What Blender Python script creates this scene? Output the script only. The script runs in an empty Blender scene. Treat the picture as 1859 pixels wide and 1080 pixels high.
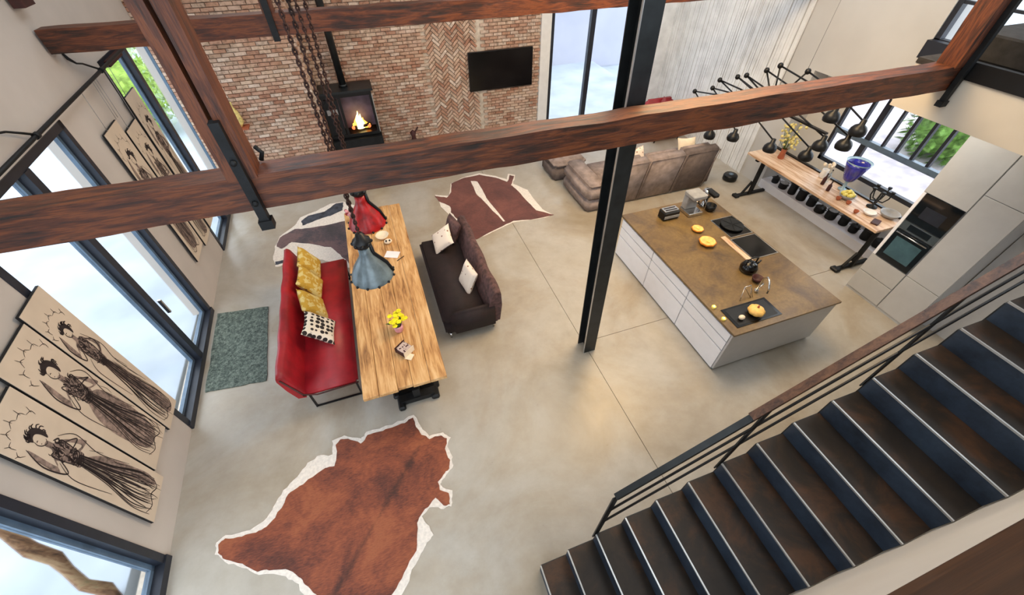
import bpy, bmesh, math, random
from mathutils import Vector, Matrix, noise
from mathutils.geometry import tessellate_polygon
R = math.radians
C = bpy.context.scene.collection
rng = random.Random(7)

# ------------------------------------------------------------------ camera, world, lights, exposure
def setup():
    sc = bpy.context.scene
    yaw, pitch, roll = 0.335273534, 0.804693611, -0.00162671
    f = Vector((math.sin(yaw)*math.cos(pitch), math.cos(yaw)*math.cos(pitch), -math.sin(pitch)))
    r = Vector((math.cos(yaw), -math.sin(yaw), 0)); u = r.cross(f)
    r2 = r*math.cos(roll)+u*math.sin(roll); u2 = u*math.cos(roll)-r*math.sin(roll)
    cam = bpy.data.cameras.new('camera'); co = bpy.data.objects.new('camera', cam); C.objects.link(co)
    m = Matrix((( r2.x,u2.x,-f.x,0),(r2.y,u2.y,-f.y,0),(r2.z,u2.z,-f.z,5.3),(0,0,0,1)))
    co.matrix_world = m
    cam.sensor_width = 36; cam.lens = 36*726.75/1859; cam.clip_start = .05; cam.clip_end = 300
    sc.camera = co
    w = bpy.data.worlds.new('sky'); sc.world = w; w.use_nodes = True
    bg = w.node_tree.nodes['Background']; bg.inputs[0].default_value = (.84,.92,1,1); bg.inputs[1].default_value = 1.9
    def area(name, loc, size, power, col, rot=(0,0,0)):
        l = bpy.data.lights.new(name, 'AREA'); l.energy = power; l.color = col; l.shape = 'DISK'; l.size = size
        o = bpy.data.objects.new(name, l); o.location = loc; o.rotation_euler = rot; C.objects.link(o)
    # warm lamps of the house, hung in the roof above the frame
    area('roof_lamp', (4.6,5.0,6.0), 2.6, 150, (1,.68,.34))
    area('roof_lamp', (2.4,4.2,6.0), 2.6, 60, (1,.70,.36))
    area('kitchen_lamp', (7.0,3.0,3.25), 1.0, 9, (1,.9,.74))
    vs = sc.view_settings; vs.view_transform = 'Standard'; vs.look = 'None'; vs.gamma = 1; vs.use_curve_mapping = False
    vs.exposure = .86
setup()

# ------------------------------------------------------------------ helpers
def lin(c): return tuple(((v/255)/12.92 if v/255 <= .04045 else ((v/255+.055)/1.055)**2.4) for v in c)+(1,)

class NT:
    def __init__(s, name):
        s.m = bpy.data.materials.new(name); s.m.use_nodes = True
        s.t = s.m.node_tree; s.b = s.t.nodes['Principled BSDF']; s.out = s.t.nodes['Material Output']
    def n(s, typ, **kw):
        nd = s.t.nodes.new(typ)
        for k, v in kw.items():
            if k in nd.inputs: nd.inputs[k].default_value = v
            else: setattr(nd, k, v)
        return nd
    def l(s, a, b): s.t.links.new(a, b)
    def ramp(s, fac, stops):
        r = s.n('ShaderNodeValToRGB'); e = r.color_ramp.elements
        while len(e) < len(stops): e.new(.5)
        for el, (p, c) in zip(e, stops): el.position = p; el.color = lin(c) if len(c) == 3 else c
        s.l(fac, r.inputs[0]); return r.outputs[0]
    def coords(s, scale=(1,1,1), kind='Object', rot=(0,0,0)):
        tc = s.n('ShaderNodeTexCoord'); mp = s.n('ShaderNodeMapping'); mp.inputs['Scale'].default_value = scale
        mp.inputs['Rotation'].default_value = rot
        s.l(tc.outputs[kind], mp.inputs[0]); return mp.outputs[0]
    def noise(s, vec, scale=5, detail=4, rough=.55, dist=0):
        n = s.n('ShaderNodeTexNoise', Scale=scale, Detail=detail, Roughness=rough, Distortion=dist)
        s.l(vec, n.inputs['Vector']); return n.outputs['Fac']
    def bump(s, h, strength=.3, dist=.01):
        b = s.n('ShaderNodeBump', Strength=strength, Distance=dist); s.l(h, b.inputs['Height']); s.l(b.outputs[0], s.b.inputs['Normal'])

def plain(name, c, rough=.6, metal=0, var=.06, scale=6, bump=0, spec=None, emis=None, alpha=None, coat=0):
    t = NT(name); v = t.coords()
    nz = t.noise(v, scale, 3)
    d = tuple(max(0, x*(1-var)) for x in c); h = tuple(min(255, x*(1+var)) for x in c)
    t.l(t.ramp(nz, [(.3,d),(.7,h)]), t.b.inputs['Base Color'])
    t.b.inputs['Roughness'].default_value = rough; t.b.inputs['Metallic'].default_value = metal
    if coat: t.b.inputs['Coat Weight'].default_value = coat
    if bump: t.bump(t.noise(v, scale*8, 3), bump, .01)
    if emis:
        t.b.inputs['Emission Color'].default_value = lin(emis[0]); t.b.inputs['Emission Strength'].default_value = emis[1]
    return t.m

def wood(name, stops, axis='x', scale=1.0, rough=.55, bump=.35, fine=28, dist=.6):
    t = NT(name); s = {'x':(1.1,9,9),'y':(9,1.1,9),'z':(9,9,1.1)}[axis]
    v = t.coords(tuple(a*scale for a in s)); n1 = t.noise(v, 1.2, 6, .62, dist)
    v2 = t.coords(tuple(a*scale for a in {'x':(2,40,40),'y':(40,2,40),'z':(40,40,2)}[axis])); n2 = t.noise(v2, 1.5, 3, .6)
    v3 = t.coords((1,1,1)); n3 = t.noise(v3, 1.1, 2)
    mx = t.n('ShaderNodeMath', operation='ADD'); t.l(n1, mx.inputs[0])
    m2 = t.n('ShaderNodeMath', operation='MULTIPLY_ADD'); t.l(n2, m2.inputs[0]); m2.inputs[1].default_value = .35; m2.inputs[2].default_value = -.17
    t.l(m2.outputs[0], mx.inputs[1])
    m3 = t.n('ShaderNodeMath', operation='MULTIPLY_ADD'); t.l(n3, m3.inputs[0]); m3.inputs[1].default_value = .4; t.l(mx.outputs[0], m3.inputs[2])
    m4 = t.n('ShaderNodeMath', operation='SUBTRACT'); t.l(m3.outputs[0], m4.inputs[0]); m4.inputs[1].default_value = .2
    t.l(t.ramp(m4.outputs[0], stops), t.b.inputs['Base Color'])
    t.b.inputs['Roughness'].default_value = rough; t.bump(m4.outputs[0], bump, .015)
    return t.m

def spots(name, base, spot, scale, lo, hi, rough=.85, metric='DISTANCE', extra=None, randomness=1.0):
    t = NT(name); v = t.coords(); vo = t.n('ShaderNodeTexVoronoi', Scale=scale, Randomness=randomness)
    t.l(v, vo.inputs['Vector'])
    c = t.ramp(vo.outputs['Distance'], [(0,spot),(lo,spot),(hi,base),(1,base)])
    if extra:
        nz = t.noise(v, scale*1.3, 3); mix = t.n('ShaderNodeMix', data_type='RGBA')
        t.l(t.ramp(nz, [(.5,(0,0,0)),(.56,(255,255,255))]), mix.inputs[0]); t.l(c, mix.inputs[6]); mix.inputs[7].default_value = lin(extra)
        c = mix.outputs[2]
    t.l(c, t.b.inputs['Base Color']); t.b.inputs['Roughness'].default_value = rough
    t.bump(t.noise(v, 60, 2), .3, .005)
    return t.m

class MB:
    def __init__(s): s.v = []; s.f = []; s.sm = []; s.mi = []; s.rnd = []; s.cur = 0; s.r = 0.
    def add(s, vs, fs, smooth=False):
        b = len(s.v); s.v += [tuple(p) for p in vs]
        for f in fs: s.f.append([i+b for i in f]); s.sm.append(smooth); s.mi.append(s.cur); s.rnd.append(s.r)
        return s
    def box(s, x0, x1, y0, y1, z0, z1, M=None, c=0):
        if c:
            return s.cbox(x0,x1,y0,y1,z0,z1,c,M)
        vs = [Vector((x,y,z)) for x in (x0,x1) for y in (y0,y1) for z in (z0,z1)]
        if M: vs = [M@p for p in vs]
        return s.add(vs, [(0,1,3,2),(4,6,7,5),(0,4,5,1),(2,3,7,6),(0,2,6,4),(1,5,7,3)])
    def cbox(s, x0, x1, y0, y1, z0, z1, c, M=None):
        # chamfered box: 24 vertices
        bm = bmesh.new(); bmesh.ops.create_cube(bm, size=1)
        for v in bm.verts: v.co = Vector(((x0+x1)/2+v.co.x*(x1-x0), (y0+y1)/2+v.co.y*(y1-y0), (z0+z1)/2+v.co.z*(z1-z0)))
        seg = 1 if c < .03 else 3
        bmesh.ops.bevel(bm, geom=bm.edges[:], offset=c, segments=seg, affect='EDGES')
        bm.verts.index_update()
        vs = [M@v.co if M else v.co.copy() for v in bm.verts]; fs = [[v.index for v in f.verts] for f in bm.faces]
        bm.free(); return s.add(vs, fs, seg > 1)
    def lathe(s, prof, c=(0,0,0), n=20, M=None, cap=True, a0=0, a1=2*math.pi):
        c = Vector(c); vs = []; full = abs(a1-a0-2*math.pi) < 1e-6; k = n if full else n+1
        for r, z in prof:
            for i in range(k):
                a = a0+(a1-a0)*i/n; p = Vector((r*math.cos(a), r*math.sin(a), z)); vs.append((M@p if M else p)+c)
        fs = []
        for j in range(len(prof)-1):
            for i in range(n):
                i2 = (i+1)%k; fs.append((j*k+i, j*k+i2, (j+1)*k+i2, (j+1)*k+i))
        s.add(vs, fs, True)
        if cap and full:
            b = len(s.v)-len(vs)
            for j in (0, len(prof)-1):
                if prof[j][0] > 1e-4: s.f.append([b+j*k+i for i in range(k)]); s.sm.append(False); s.mi.append(s.cur); s.rnd.append(s.r)
        return s
    def tube(s, pts, r, n=8, cap=True):
        pts = [Vector(p) for p in pts]; rings = []; vs = []
        rr = r if isinstance(r, (list,tuple)) else [r]*len(pts)
        up = None
        for i, p in enumerate(pts):
            d = (pts[min(i+1,len(pts)-1)]-pts[max(i-1,0)]).normalized()
            if up is None or abs(up.dot(d)) > .95: up = Vector((0,0,1)) if abs(d.z) < .9 else Vector((1,0,0))
            a = d.cross(up).normalized(); b = a.cross(d).normalized(); up = b
            for k in range(n):
                t = 2*math.pi*k/n; vs.append(p+(a*math.cos(t)+b*math.sin(t))*rr[i])
        fs = [(j*n+k, j*n+(k+1)%n, (j+1)*n+(k+1)%n, (j+1)*n+k) for j in range(len(pts)-1) for k in range(n)]
        s.add(vs, fs, True)
        if cap:
            b = len(s.v)-len(vs)
            for j in (0, len(pts)-1): s.f.append([b+j*n+k for k in range(n)]); s.sm.append(False); s.mi.append(s.cur); s.rnd.append(s.r)
        return s
    def bar(s, p0, p1, w, h, up=(0,0,1)):
        p0, p1 = Vector(p0), Vector(p1); d = (p1-p0).normalized(); upv = Vector(up)
        a = d.cross(upv).normalized(); b = a.cross(d).normalized()
        vs = [p+a*sx*w/2+b*sz*h/2 for p in (p0,p1) for sx, sz in ((-1,-1),(1,-1),(1,1),(-1,1))]
        return s.add(vs, [(0,1,2,3),(7,6,5,4),(0,4,5,1),(1,5,6,2),(2,6,7,3),(3,7,4,0)])
    def prism(s, poly, z0, z1, M=None):
        n = len(poly); vs = [Vector((x,y,z)) for z in (z0,z1) for x, y in poly]
        if M: vs = [M@p for p in vs]
        tri = [list(t) for t in tessellate_polygon([[Vector((x,y,0)) for x, y in poly]])]
        def ccw(t):
            a, b, c = (poly[i] for i in t); return t if (b[0]-a[0])*(c[1]-a[1])-(b[1]-a[1])*(c[0]-a[0]) > 0 else t[::-1]
        tri = [ccw(t) for t in tri]
        fs = [[i+n for i in t] for t in tri]+[[i for i in reversed(t)] for t in tri]
        fs += [(i,(i+1)%n,n+(i+1)%n,n+i) for i in range(n)]
        return s.add(vs, fs)
    def ball(s, c, r, n=12, m=8, sc=(1,1,1)):
        prof = [(math.sin(math.pi*j/m)*1.0, -math.cos(math.pi*j/m)) for j in range(m+1)]
        M = Matrix.Diagonal((r*sc[0], r*sc[1], r*sc[2]))
        return s.lathe([(max(a,1e-4),b) for a,b in prof], c, n, M, cap=False)
    def build(s, name, mats, parent=None, label=None, cat=None, group=None, kind=None, off=None, mesh_only=False):
        me = bpy.data.meshes.new(name); o3 = Vector(off) if off is not None else None
        if parent is not None and off is None and parent.get('_w'): o3 = Vector(parent['_w'])
        vs = [tuple(Vector(p)-o3) for p in s.v] if o3 is not None else s.v
        me.from_pydata(vs, [], s.f)
        mats = mats if isinstance(mats, (list,tuple)) else [mats]
        for m in mats: me.materials.append(m)
        me.polygons.foreach_set('use_smooth', s.sm); me.polygons.foreach_set('material_index', s.mi)
        if any(s.rnd):
            at = me.attributes.new('rnd', 'FLOAT', 'FACE'); at.data.foreach_set('value', s.rnd)
        me.update()
        bm = bmesh.new(); bm.from_mesh(me); bmesh.ops.recalc_face_normals(bm, faces=bm.faces[:]); bm.to_mesh(me); bm.free()
        o = bpy.data.objects.new(name, me); C.objects.link(o)
        if parent is not None:
            o.parent = parent
            if parent.get('_w'): o['_w'] = parent['_w']
        elif off is not None: o.location = off
        tag(o, label, cat, group, kind)
        return o

def tag(o, label=None, cat=None, group=None, kind=None):
    if label: o['label'] = label
    if cat: o['category'] = cat
    if group: o['group'] = group
    if kind: o['kind'] = kind
    return o
def thing(name, label, cat, loc=(0,0,0), rz=0, group=None, world=True):
    """an Empty at the base of the thing; with world=True its parts are modelled in world coordinates"""
    o = bpy.data.objects.new(name, None); C.objects.link(o); o.location = loc; o.rotation_euler = (0,0,rz); o.empty_display_size = .1
    if world and rz == 0 and tuple(loc) != (0,0,0): o['_w'] = list(loc)
    return tag(o, label, cat, group)
def copy_tree(o, loc, rz=0, label=None, group=None):
    c = o.copy(); C.objects.link(c); c.location = loc; c.rotation_euler = (0,0,rz)
    if label: c['label'] = label
    if group: c['group'] = group
    for ch in list(o.children):
        d = ch.copy(); C.objects.link(d); d.parent = c
        for g in list(ch.children):
            e = g.copy(); C.objects.link(e); e.parent = d
    return c
def rough_up(o, amt=.01, cuts=None, sc=1.2):
    """hewn, uneven faces"""
    bm = bmesh.new(); bm.from_mesh(o.data)
    if cuts:
        L = sorted(bm.edges, key=lambda e: -e.calc_length())
        lng = [e for e in bm.edges if e.calc_length() > .8*L[0].calc_length()]
        bmesh.ops.subdivide_edges(bm, edges=lng, cuts=cuts, use_grid_fill=True)
    for v in bm.verts:
        p = v.co*sc*2; v.co += Vector((noise.noise(p+Vector((3,1,7))), noise.noise(p), noise.noise(p+Vector((9,4,2)))))*amt*1.6
        p = v.co*9; v.co += Vector((0, noise.noise(p), noise.noise(p+Vector((5,5,5)))))*amt*.5
    bm.to_mesh(o.data); bm.free()

# ------------------------------------------------------------------ materials
M = {}
BW = [(.30,(28,16,9)),(.42,(62,30,15)),(.52,(86,42,20)),(.63,(114,60,28)),(.75,(72,38,20))]
M['beam'] = wood('beam_wood', BW, 'x', 1.9, .5)
M['beam_z'] = wood('post_wood', BW, 'z', 1.9, .5)
M['table'] = wood('oak_planks', [(.28,(120,80,44)),(.42,(176,128,76)),(.55,(204,158,102)),(.72,(222,184,134))], 'y', 1.3, .5, .5)
M['bar_top'] = wood('pale_oak', [(.3,(160,118,84)),(.45,(200,164,132)),(.6,(222,194,168)),(.8,(236,214,192))], 'y', 1.2, .42, .2)
M['rail_wood'] = wood('rail_wood', [(.3,(42,26,18)),(.5,(84,54,36)),(.7,(110,76,52))], 'x', 1.5, .45, .1)
M['dark_wood'] = wood('dark_edge_wood', [(.3,(46,28,16)),(.5,(66,42,25)),(.7,(84,56,34))], 'x', .8, .5, .15)
M['log'] = wood('reflected_beam_wood', [(.3,(70,50,34)),(.45,(126,92,64)),(.6,(160,132,98)),(.75,(120,112,78))], 'z', 1.2, .9, .9)
M['wall'] = plain('warm_plaster', (192,183,174), .85, var=.03, scale=1.3, bump=.05)
M['wall_w'] = plain('white_plaster', (200,199,196), .8, var=.02, scale=1.3, bump=.04)
M['beige'] = plain('beige_plaster', (204,196,182), .85, var=.03, scale=1.3, bump=.04)
M['boards'] = plain('white_boards', (236,238,238), .5, var=.05, scale=3, bump=.1)
M['white_gloss'] = plain('white_lacquer', (243,244,250), .35, var=.01)
M['grey_door'] = plain('pale_grey_lacquer', (186,187,188), .4, var=.015)
M['black_metal'] = plain('black_metal', (14,15,17), .4, .2, .2)
M['iron'] = plain('cast_iron', (24,26,28), .55, .4, .3, bump=.2)
M['steel'] = plain('painted_steel', (44,48,50), .4, .5, .15)
M['frame'] = plain('anthracite_frame', (34,38,48), .42, .1, .1)
M['frame_in'] = plain('grey_blue_frame', (92,112,132), .4, .1, .1)
M['chrome'] = plain('chrome', (205,205,205), .15, 1, .05)
M['nosing'] = plain('bright_steel_edge', (186,186,184), .3, .7, .05)
M['screen'] = plain('black_screen', (6,6,8), .18, 0, .1)
M['oven_glass'] = plain('oven_glass', (16,22,28), .08, 0, .1, coat=.5)
M['oven_win'] = plain('oven_window', (70,98,108), .12, 0, .1)
M['red'] = plain('red_leather', (150,22,32), .42, 0, .12, 5, .12)
M['brown'] = plain('dark_brown_velvet', (32,18,19), .75, 0, .2, 9, .3)
M['brown_lit'] = plain('brown_velvet_lit', (80,56,54), .8, 0, .3, 14, .4)  # lighter copy of the velvet: lit look of the sofa back put into colour
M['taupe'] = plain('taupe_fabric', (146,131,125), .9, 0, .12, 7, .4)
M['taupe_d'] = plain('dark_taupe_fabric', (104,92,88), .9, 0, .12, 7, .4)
M['shade_grey'] = plain('blue_grey_enamel', (104,118,124), .3, .2, .15, 8)
M['shade_red'] = plain('red_enamel', (150,18,22), .3, 0, .25, 12)
M['white'] = plain('white_paint', (232,230,226), .6, 0, .02)
M['yellow_fl'] = plain('yellow_petals', (246,226,20), .7, 0, .1, 20)
M['green'] = plain('leaf_green', (86,110,50), .8, 0, .3, 20)
M['cream_fl'] = plain('cream_blossom', (226,206,132), .8, 0, .15, 20)
M['lemon'] = plain('lemon_skin', (232,214,110), .5, 0, .08, 20)
M['orange'] = plain('orange_rind', (224,140,44), .55, 0, .1, 16)
M['pulp'] = plain('pale_orange_flesh', (238,188,104), .5, 0, .1, 16)
M['blueglass'] = plain('cobalt_glass', (44,46,150), .12, 0, .25, 6, coat=.6)
M['paleglass'] = plain('pale_blue_glass', (150,180,196), .12, 0, .1, 6)
M['terra'] = plain('terracotta', (168,92,60), .7, 0, .15)
M['pink'] = plain('pink_glaze', (214,150,158), .4, 0, .1)
M['cream'] = plain('cream_ceramic', (232,216,190), .4, 0, .05)
M['greyc'] = plain('grey_ceramic', (150,150,150), .4, 0, .1)
M['paper'] = plain('white_paper', (236,226,226), .8, 0, .02)
M['darkfloor'] = plain('dark_carpet', (44,42,42), .95, 0, .3, 7, .5)
M['dark_cloth'] = plain('dark_grey_cloth', (38,37,37), .95, 0, .2, 9, .2)
M['hair_w'] = plain('white_hair', (232,224,214), .95, 0, .05, 30, .6)
M['log_end'] = plain('charred_log', (34,24,20), .95, 0, .3)
M['reflection_plate'] = plain('grey_violet_reflection', (96,86,108), .7, 0, .15, 4)
M['paving'] = plain('pale_paving', (172,181,190), .85, 0, .08, .8)
M['gravel'] = plain('pinkish_gravel', (186,176,182), .9, 0, .1, 3)
M['render_out'] = plain('white_render', (178,180,194), .85, 0, .03, .8)
M['leaf'] = plain('hedge_leaves', (104,138,66), .85, 0, .4, 6, .6)
M['leaf2'] = plain('yellow_green_leaves', (150,176,84), .85, 0, .3, 6, .5)
M['flame'] = plain('flame', (255,150,50), .5, emis=((255,150,48),3.5))
M['flame2'] = plain('flame_core', (255,215,150), .5, emis=((255,214,130),5))
M['ember'] = plain('ember', (220,90,40), .5, emis=((255,110,60),1.2))
M['glow'] = plain('candle_glow', (255,210,90), .5, emis=((255,200,80),6))
M['ink'] = plain('dark_ink', (40,28,26), .9, 0, .1)
M['wash'] = plain('brown_ink_wash', (126,108,98), .9, 0, .3, 22)
M['canvas'] = plain('cream_canvas', (208,190,168), .9, 0, .04, 2)
M['black_edge'] = plain('black_edge', (14,12,14), .8, 0, .1)
M['chain'] = plain('rusty_chain', (66,46,42), .6, .6, .3)
M['umber'] = plain('dark_red_brown', (66,30,26), .6, .1, .2)

t = NT('window_glass'); t.b.inputs['Base Color'].default_value = (.93,.97,1,1); t.b.inputs['Roughness'].default_value = .02
t.b.inputs['Transmission Weight'].default_value = 1; t.b.inputs['IOR'].default_value = 1.01; t.b.inputs['Alpha'].default_value = .25
M['glass'] = t.m
t = NT('clear_glassware'); t.b.inputs['Base Color'].default_value = (.85,.92,.93,1); t.b.inputs['Roughness'].default_value = .05
t.b.inputs['Transmission Weight'].default_value = .85; t.b.inputs['IOR'].default_value = 1.3; M['clear'] = t.m

# polished concrete
t = NT('polished_concrete'); v = t.coords(kind='Object')
n1 = t.noise(v, .55, 6, .6, .6); n2 = t.noise(v, 3.2, 6, .7)
a = t.ramp(n1, [(.30,(154,142,122)),(.43,(170,160,144)),(.56,(180,175,165)),(.75,(166,157,140))])
b_ = t.ramp(n2, [(.3,(232,230,227)),(.7,(255,255,255))])
mx = t.n('ShaderNodeMix', data_type='RGBA', blend_type='MULTIPLY'); mx.inputs[0].default_value = .8
t.l(a, mx.inputs[6]); t.l(b_, mx.inputs[7]); t.l(mx.outputs[2], t.b.inputs['Base Color'])
t.l(t.ramp(n2, [(.3,(142,142,142)),(.7,(168,168,168))]), t.b.inputs['Roughness']); M['floor'] = t.m
# island worktop: brown stone
t = NT('brown_stone'); v = t.coords(); n1 = t.noise(v, 1.6, 7, .65, .8); n2 = t.noise(v, 22, 4, .7)
a = t.ramp(n1, [(.3,(80,66,52)),(.47,(112,90,58)),(.64,(132,108,66)),(.82,(92,78,66))])
b_ = t.ramp(n2, [(.35,(200,196,190)),(.65,(255,255,255))]); mx = t.n('ShaderNodeMix', data_type='RGBA', blend_type='MULTIPLY'); mx.inputs[0].default_value = .6
t.l(a, mx.inputs[6]); t.l(b_, mx.inputs[7]); t.l(mx.outputs[2], t.b.inputs['Base Color']); t.b.inputs['Roughness'].default_value = .3; M['stone'] = t.m
# rusted steel treads
t = NT('raw_steel_tread'); v = t.coords(); n1 = t.noise(v, 2.2, 7, .7, .5)
t.l(t.ramp(n1, [(.3,(22,19,16)),(.48,(40,32,25)),(.64,(72,48,30)),(.8,(46,41,36))]), t.b.inputs['Base Color'])
t.b.inputs['Roughness'].default_value = .5; t.b.inputs['Metallic'].default_value = .25; M['tread'] = t.m
t = NT('blued_steel_riser'); v = t.coords(); n1 = t.noise(v, 2.5, 6, .7)
t.l(t.ramp(n1, [(.3,(34,42,54)),(.6,(58,72,90)),(.8,(70,86,94))]), t.b.inputs['Base Color'])
t.b.inputs['Roughness'].default_value = .45; t.b.inputs['Metallic'].default_value = .3; M['riser'] = t.m
# brick: colour from a per-brick random value
def brickmat(name, single):
    t = NT(name)
    if single: src = t.n('ShaderNodeObjectInfo').outputs['Random']
    else: src = t.n('ShaderNodeAttribute', attribute_name='rnd').outputs['Fac']
    c = t.ramp(src, [(0,(176,128,104)),(.2,(206,170,148)),(.4,(220,196,174)),(.6,(190,146,120)),(.8,(232,214,198)),(1,(178,146,122))])
    v = t.coords(kind='Object'); tc = t.n('ShaderNodeNewGeometry')
    n2 = t.n('ShaderNodeTexNoise', Scale=14, Detail=5, Roughness=.7); t.l(tc.outputs['Position'], n2.inputs['Vector'])
    b_ = t.ramp(n2.outputs['Fac'], [(.32,(150,140,132)),(.5,(235,230,225)),(.7,(255,255,255))])
    mx = t.n('ShaderNodeMix', data_type='RGBA', blend_type='MULTIPLY'); mx.inputs[0].default_value = .85
    t.l(c, mx.inputs[6]); t.l(b_, mx.inputs[7]); t.l(mx.outputs[2], t.b.inputs['Base Color'])
    t.b.inputs['Roughness'].default_value = .9; t.bump(n2.outputs['Fac'], .5, .01); return t.m
M['brick1'] = brickmat('brick_single', True); M['brick2'] = brickmat('brick_joined', False)
M['mortar'] = plain('mortar', (208,196,180), .95, 0, .10, 9, .5)
# hides
def hide(name, stops, sc=1.4, spine=None):
    # spine: (x, y, angle) in object space, a naturally darker line of hair
    t = NT(name); v = t.coords(); n1 = t.noise(v, sc, 9, .68, .5); v2 = t.coords((14,60,14), rot=(0,0,R(35))); n2 = t.noise(v2, 1.5, 3)
    m = t.n('ShaderNodeMath', operation='MULTIPLY_ADD'); t.l(n2, m.inputs[0]); m.inputs[1].default_value = .35; t.l(n1, m.inputs[2])
    m2 = t.n('ShaderNodeMath', operation='SUBTRACT'); t.l(m.outputs[0], m2.inputs[0]); m2.inputs[1].default_value = .17
    c = t.ramp(m2.outputs[0], stops)
    if spine:
        tc = t.n('ShaderNodeTexCoord'); mp = t.n('ShaderNodeMapping', vector_type='TEXTURE'); mp.inputs['Location'].default_value = (spine[0],spine[1],0); mp.inputs['Rotation'].default_value = (0,0,spine[2])
        t.l(tc.outputs['Object'], mp.inputs[0]); sx = t.n('ShaderNodeSeparateXYZ'); t.l(mp.outputs[0], sx.inputs[0])
        ab = t.n('ShaderNodeMath', operation='ABSOLUTE'); t.l(sx.outputs['Y'], ab.inputs[0])
        w_ = t.n('ShaderNodeMath', operation='MULTIPLY_ADD'); t.l(n1, w_.inputs[0]); w_.inputs[1].default_value = .3; t.l(ab.outputs[0], w_.inputs[2])
        mm = t.n('ShaderNodeMapRange'); mm.inputs['From Min'].default_value = .14; mm.inputs['From Max'].default_value = .2; mm.inputs['To Min'].default_value = .45; mm.inputs['To Max'].default_value = 1; t.l(w_.outputs[0], mm.inputs['Value'])
        mx = t.n('ShaderNodeMix', data_type='RGBA', blend_type='MULTIPLY'); mx.inputs[0].default_value = 1; t.l(c, mx.inputs[6]); t.l(mm.outputs[0], mx.inputs[7]); c = mx.outputs[2]
    t.l(c, t.b.inputs['Base Color']); t.b.inputs['Roughness'].default_value = .7
    t.b.inputs['Sheen Weight'].default_value = .15
    t.bump(n2, .5, .006); return t.m
M['hide1'] = hide('chestnut_hair', [(.3,(56,24,15)),(.42,(98,46,28)),(.53,(128,64,37)),(.64,(148,82,48)),(.75,(112,58,40))], 1.4, (.75,.45,R(49)))
M['hide2'] = hide('dark_chestnut_hair', [(.3,(70,34,30)),(.5,(100,54,46)),(.7,(124,72,60))])
M['hide3'] = hide('black_brown_hair', [(.3,(30,28,36)),(.45,(60,52,60)),(.58,(112,84,84)),(.72,(70,64,74))], 1.0)
M['hide3b'] = plain('slate_black_hair', (58,62,72), .9, 0, .3, 8, .5)
# doormat
t = NT('green_grey_mat'); v = t.coords(); n1 = t.noise(v, 26, 4, .8)
t.l(t.ramp(n1, [(.35,(44,54,50)),(.5,(84,96,88)),(.65,(128,138,128))]), t.b.inputs['Base Color']); t.b.inputs['Roughness'].default_value = .95
t.bump(n1, .8, .02); M['mat'] = t.m
M['mustard'] = spots('mustard_print', (186,146,48), (92,72,32), 9, .12, .2, extra=(206,186,120))
M['bw'] = spots('black_on_cream_print', (222,212,196), (34,26,26), 13, .42, .48, randomness=.3)
M['floral'] = spots('cream_floral_print', (232,216,200), (132,84,60), 11, .16, .26)
M['napkin'] = spots('dark_print_napkin', (190,170,160), (70,40,44), 34, .35, .45)

# ------------------------------------------------------------------ the setting
YB = 11.3                     # back wall
XR = 8.8                      # right wall
# left wall frame: u along the wall, o into the room
ANG = R(91.94); LO = Vector((-3.33,2.29,0)); LU = Vector((math.cos(ANG),math.sin(ANG),0)); LN = Vector((LU.y,-LU.x,0))
LM = Matrix(((LU.x,LN.x,0,LO.x),(LU.y,LN.y,0,LO.y),(0,0,1,0),(0,0,0,1)))   # (u, o, z) -> world
def L(u, o, z): return LM@Vector((u,o,z))

fl = MB().prism([(-3.5,-3),(9.6,-3),(9.6,YB+.3),(-3.8,YB+.3)],-.3,-.02).build('floor', M['mortar'], kind='structure', label='polished concrete floor')
def xw(y): return -3.33-.0339*(y-2.29)
MB().prism([(xw(-3),-3),(2.446,-3),(2.446,YB+.05),(xw(YB),YB+.05)],-.025,0).build('slab', M['floor'], fl)
for a,b,c,d in [(2.454,9.6,-3,3.446),(2.454,9.6,3.454,YB+.3)]: MB().box(a,b,c,d,-.025,0).build('slab', M['floor'], fl)

# left wall with three openings
OPEN = [(-2.6,-.04,3.25),(1.6,3.98,3.36),(5.78,8.35,3.5)]
wl = MB(); prev = -5.2
for a,b,h in OPEN:
    wl.box(prev,a,-.3,0,0,6.3,LM); wl.box(a,b,-.3,0,h,6.3,LM); prev = b
wl.box(prev,9.2,-.3,0,0,6.3,LM); wl.build('wall_left', M['wall'], kind='structure', label='warm off white plastered left wall with three tall glazed openings')

def glazing(idx, u0, u1, h, mull, label, sill=.1, depth=.13):
    w = thing('window_%d' % idx, label, None, (0,0,0)); w['kind'] = 'structure'
    f = MB(); t_ = .085
    f.box(u0,u0+t_,-depth,.012,0,h,LM); f.box(u1-t_,u1,-depth,.012,0,h,LM); f.box(u0,u1,-depth,.012,h-t_,h,LM); f.box(u0,u1,-depth,.03,0,sill,LM)
    f.build('window_frame', M['frame'], w)
    for m in mull: MB().box(m-.06,m+.06,-depth,.02,sill,h-t_,LM).build('mullion', M['frame'], w)
    edges = [u0+t_]+[x for m in mull for x in (m-.06,m+.06)]+[u1-t_]
    for i in range(0,len(edges),2):
        a, b = edges[i], edges[i+1]; s = MB(); z0, z1 = sill, h-t_; q = .05
        for (x0,x1,y0,y1) in ((a,a+q,z0,z1),(b-q,b,z0,z1),(a,b,z0,z0+q),(a,b,z1-q,z1)): s.box(x0,x1,-depth+.01,-depth+.06,y0,y1,LM)
        s.build('sash', M['frame_in'], w)
        MB().box(a+q,b-q,-depth+.03,-depth+.04,z0+q,z1-q,LM).build('pane', M['glass'], w)
    return w
glazing(1,-2.6,-.04,3.25,[-1.3],'dark framed glass opening nearest the camera')
wb = glazing(2,1.6,3.98,3.36,[2.86],'black framed sliding glass doors behind the green mat')
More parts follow.
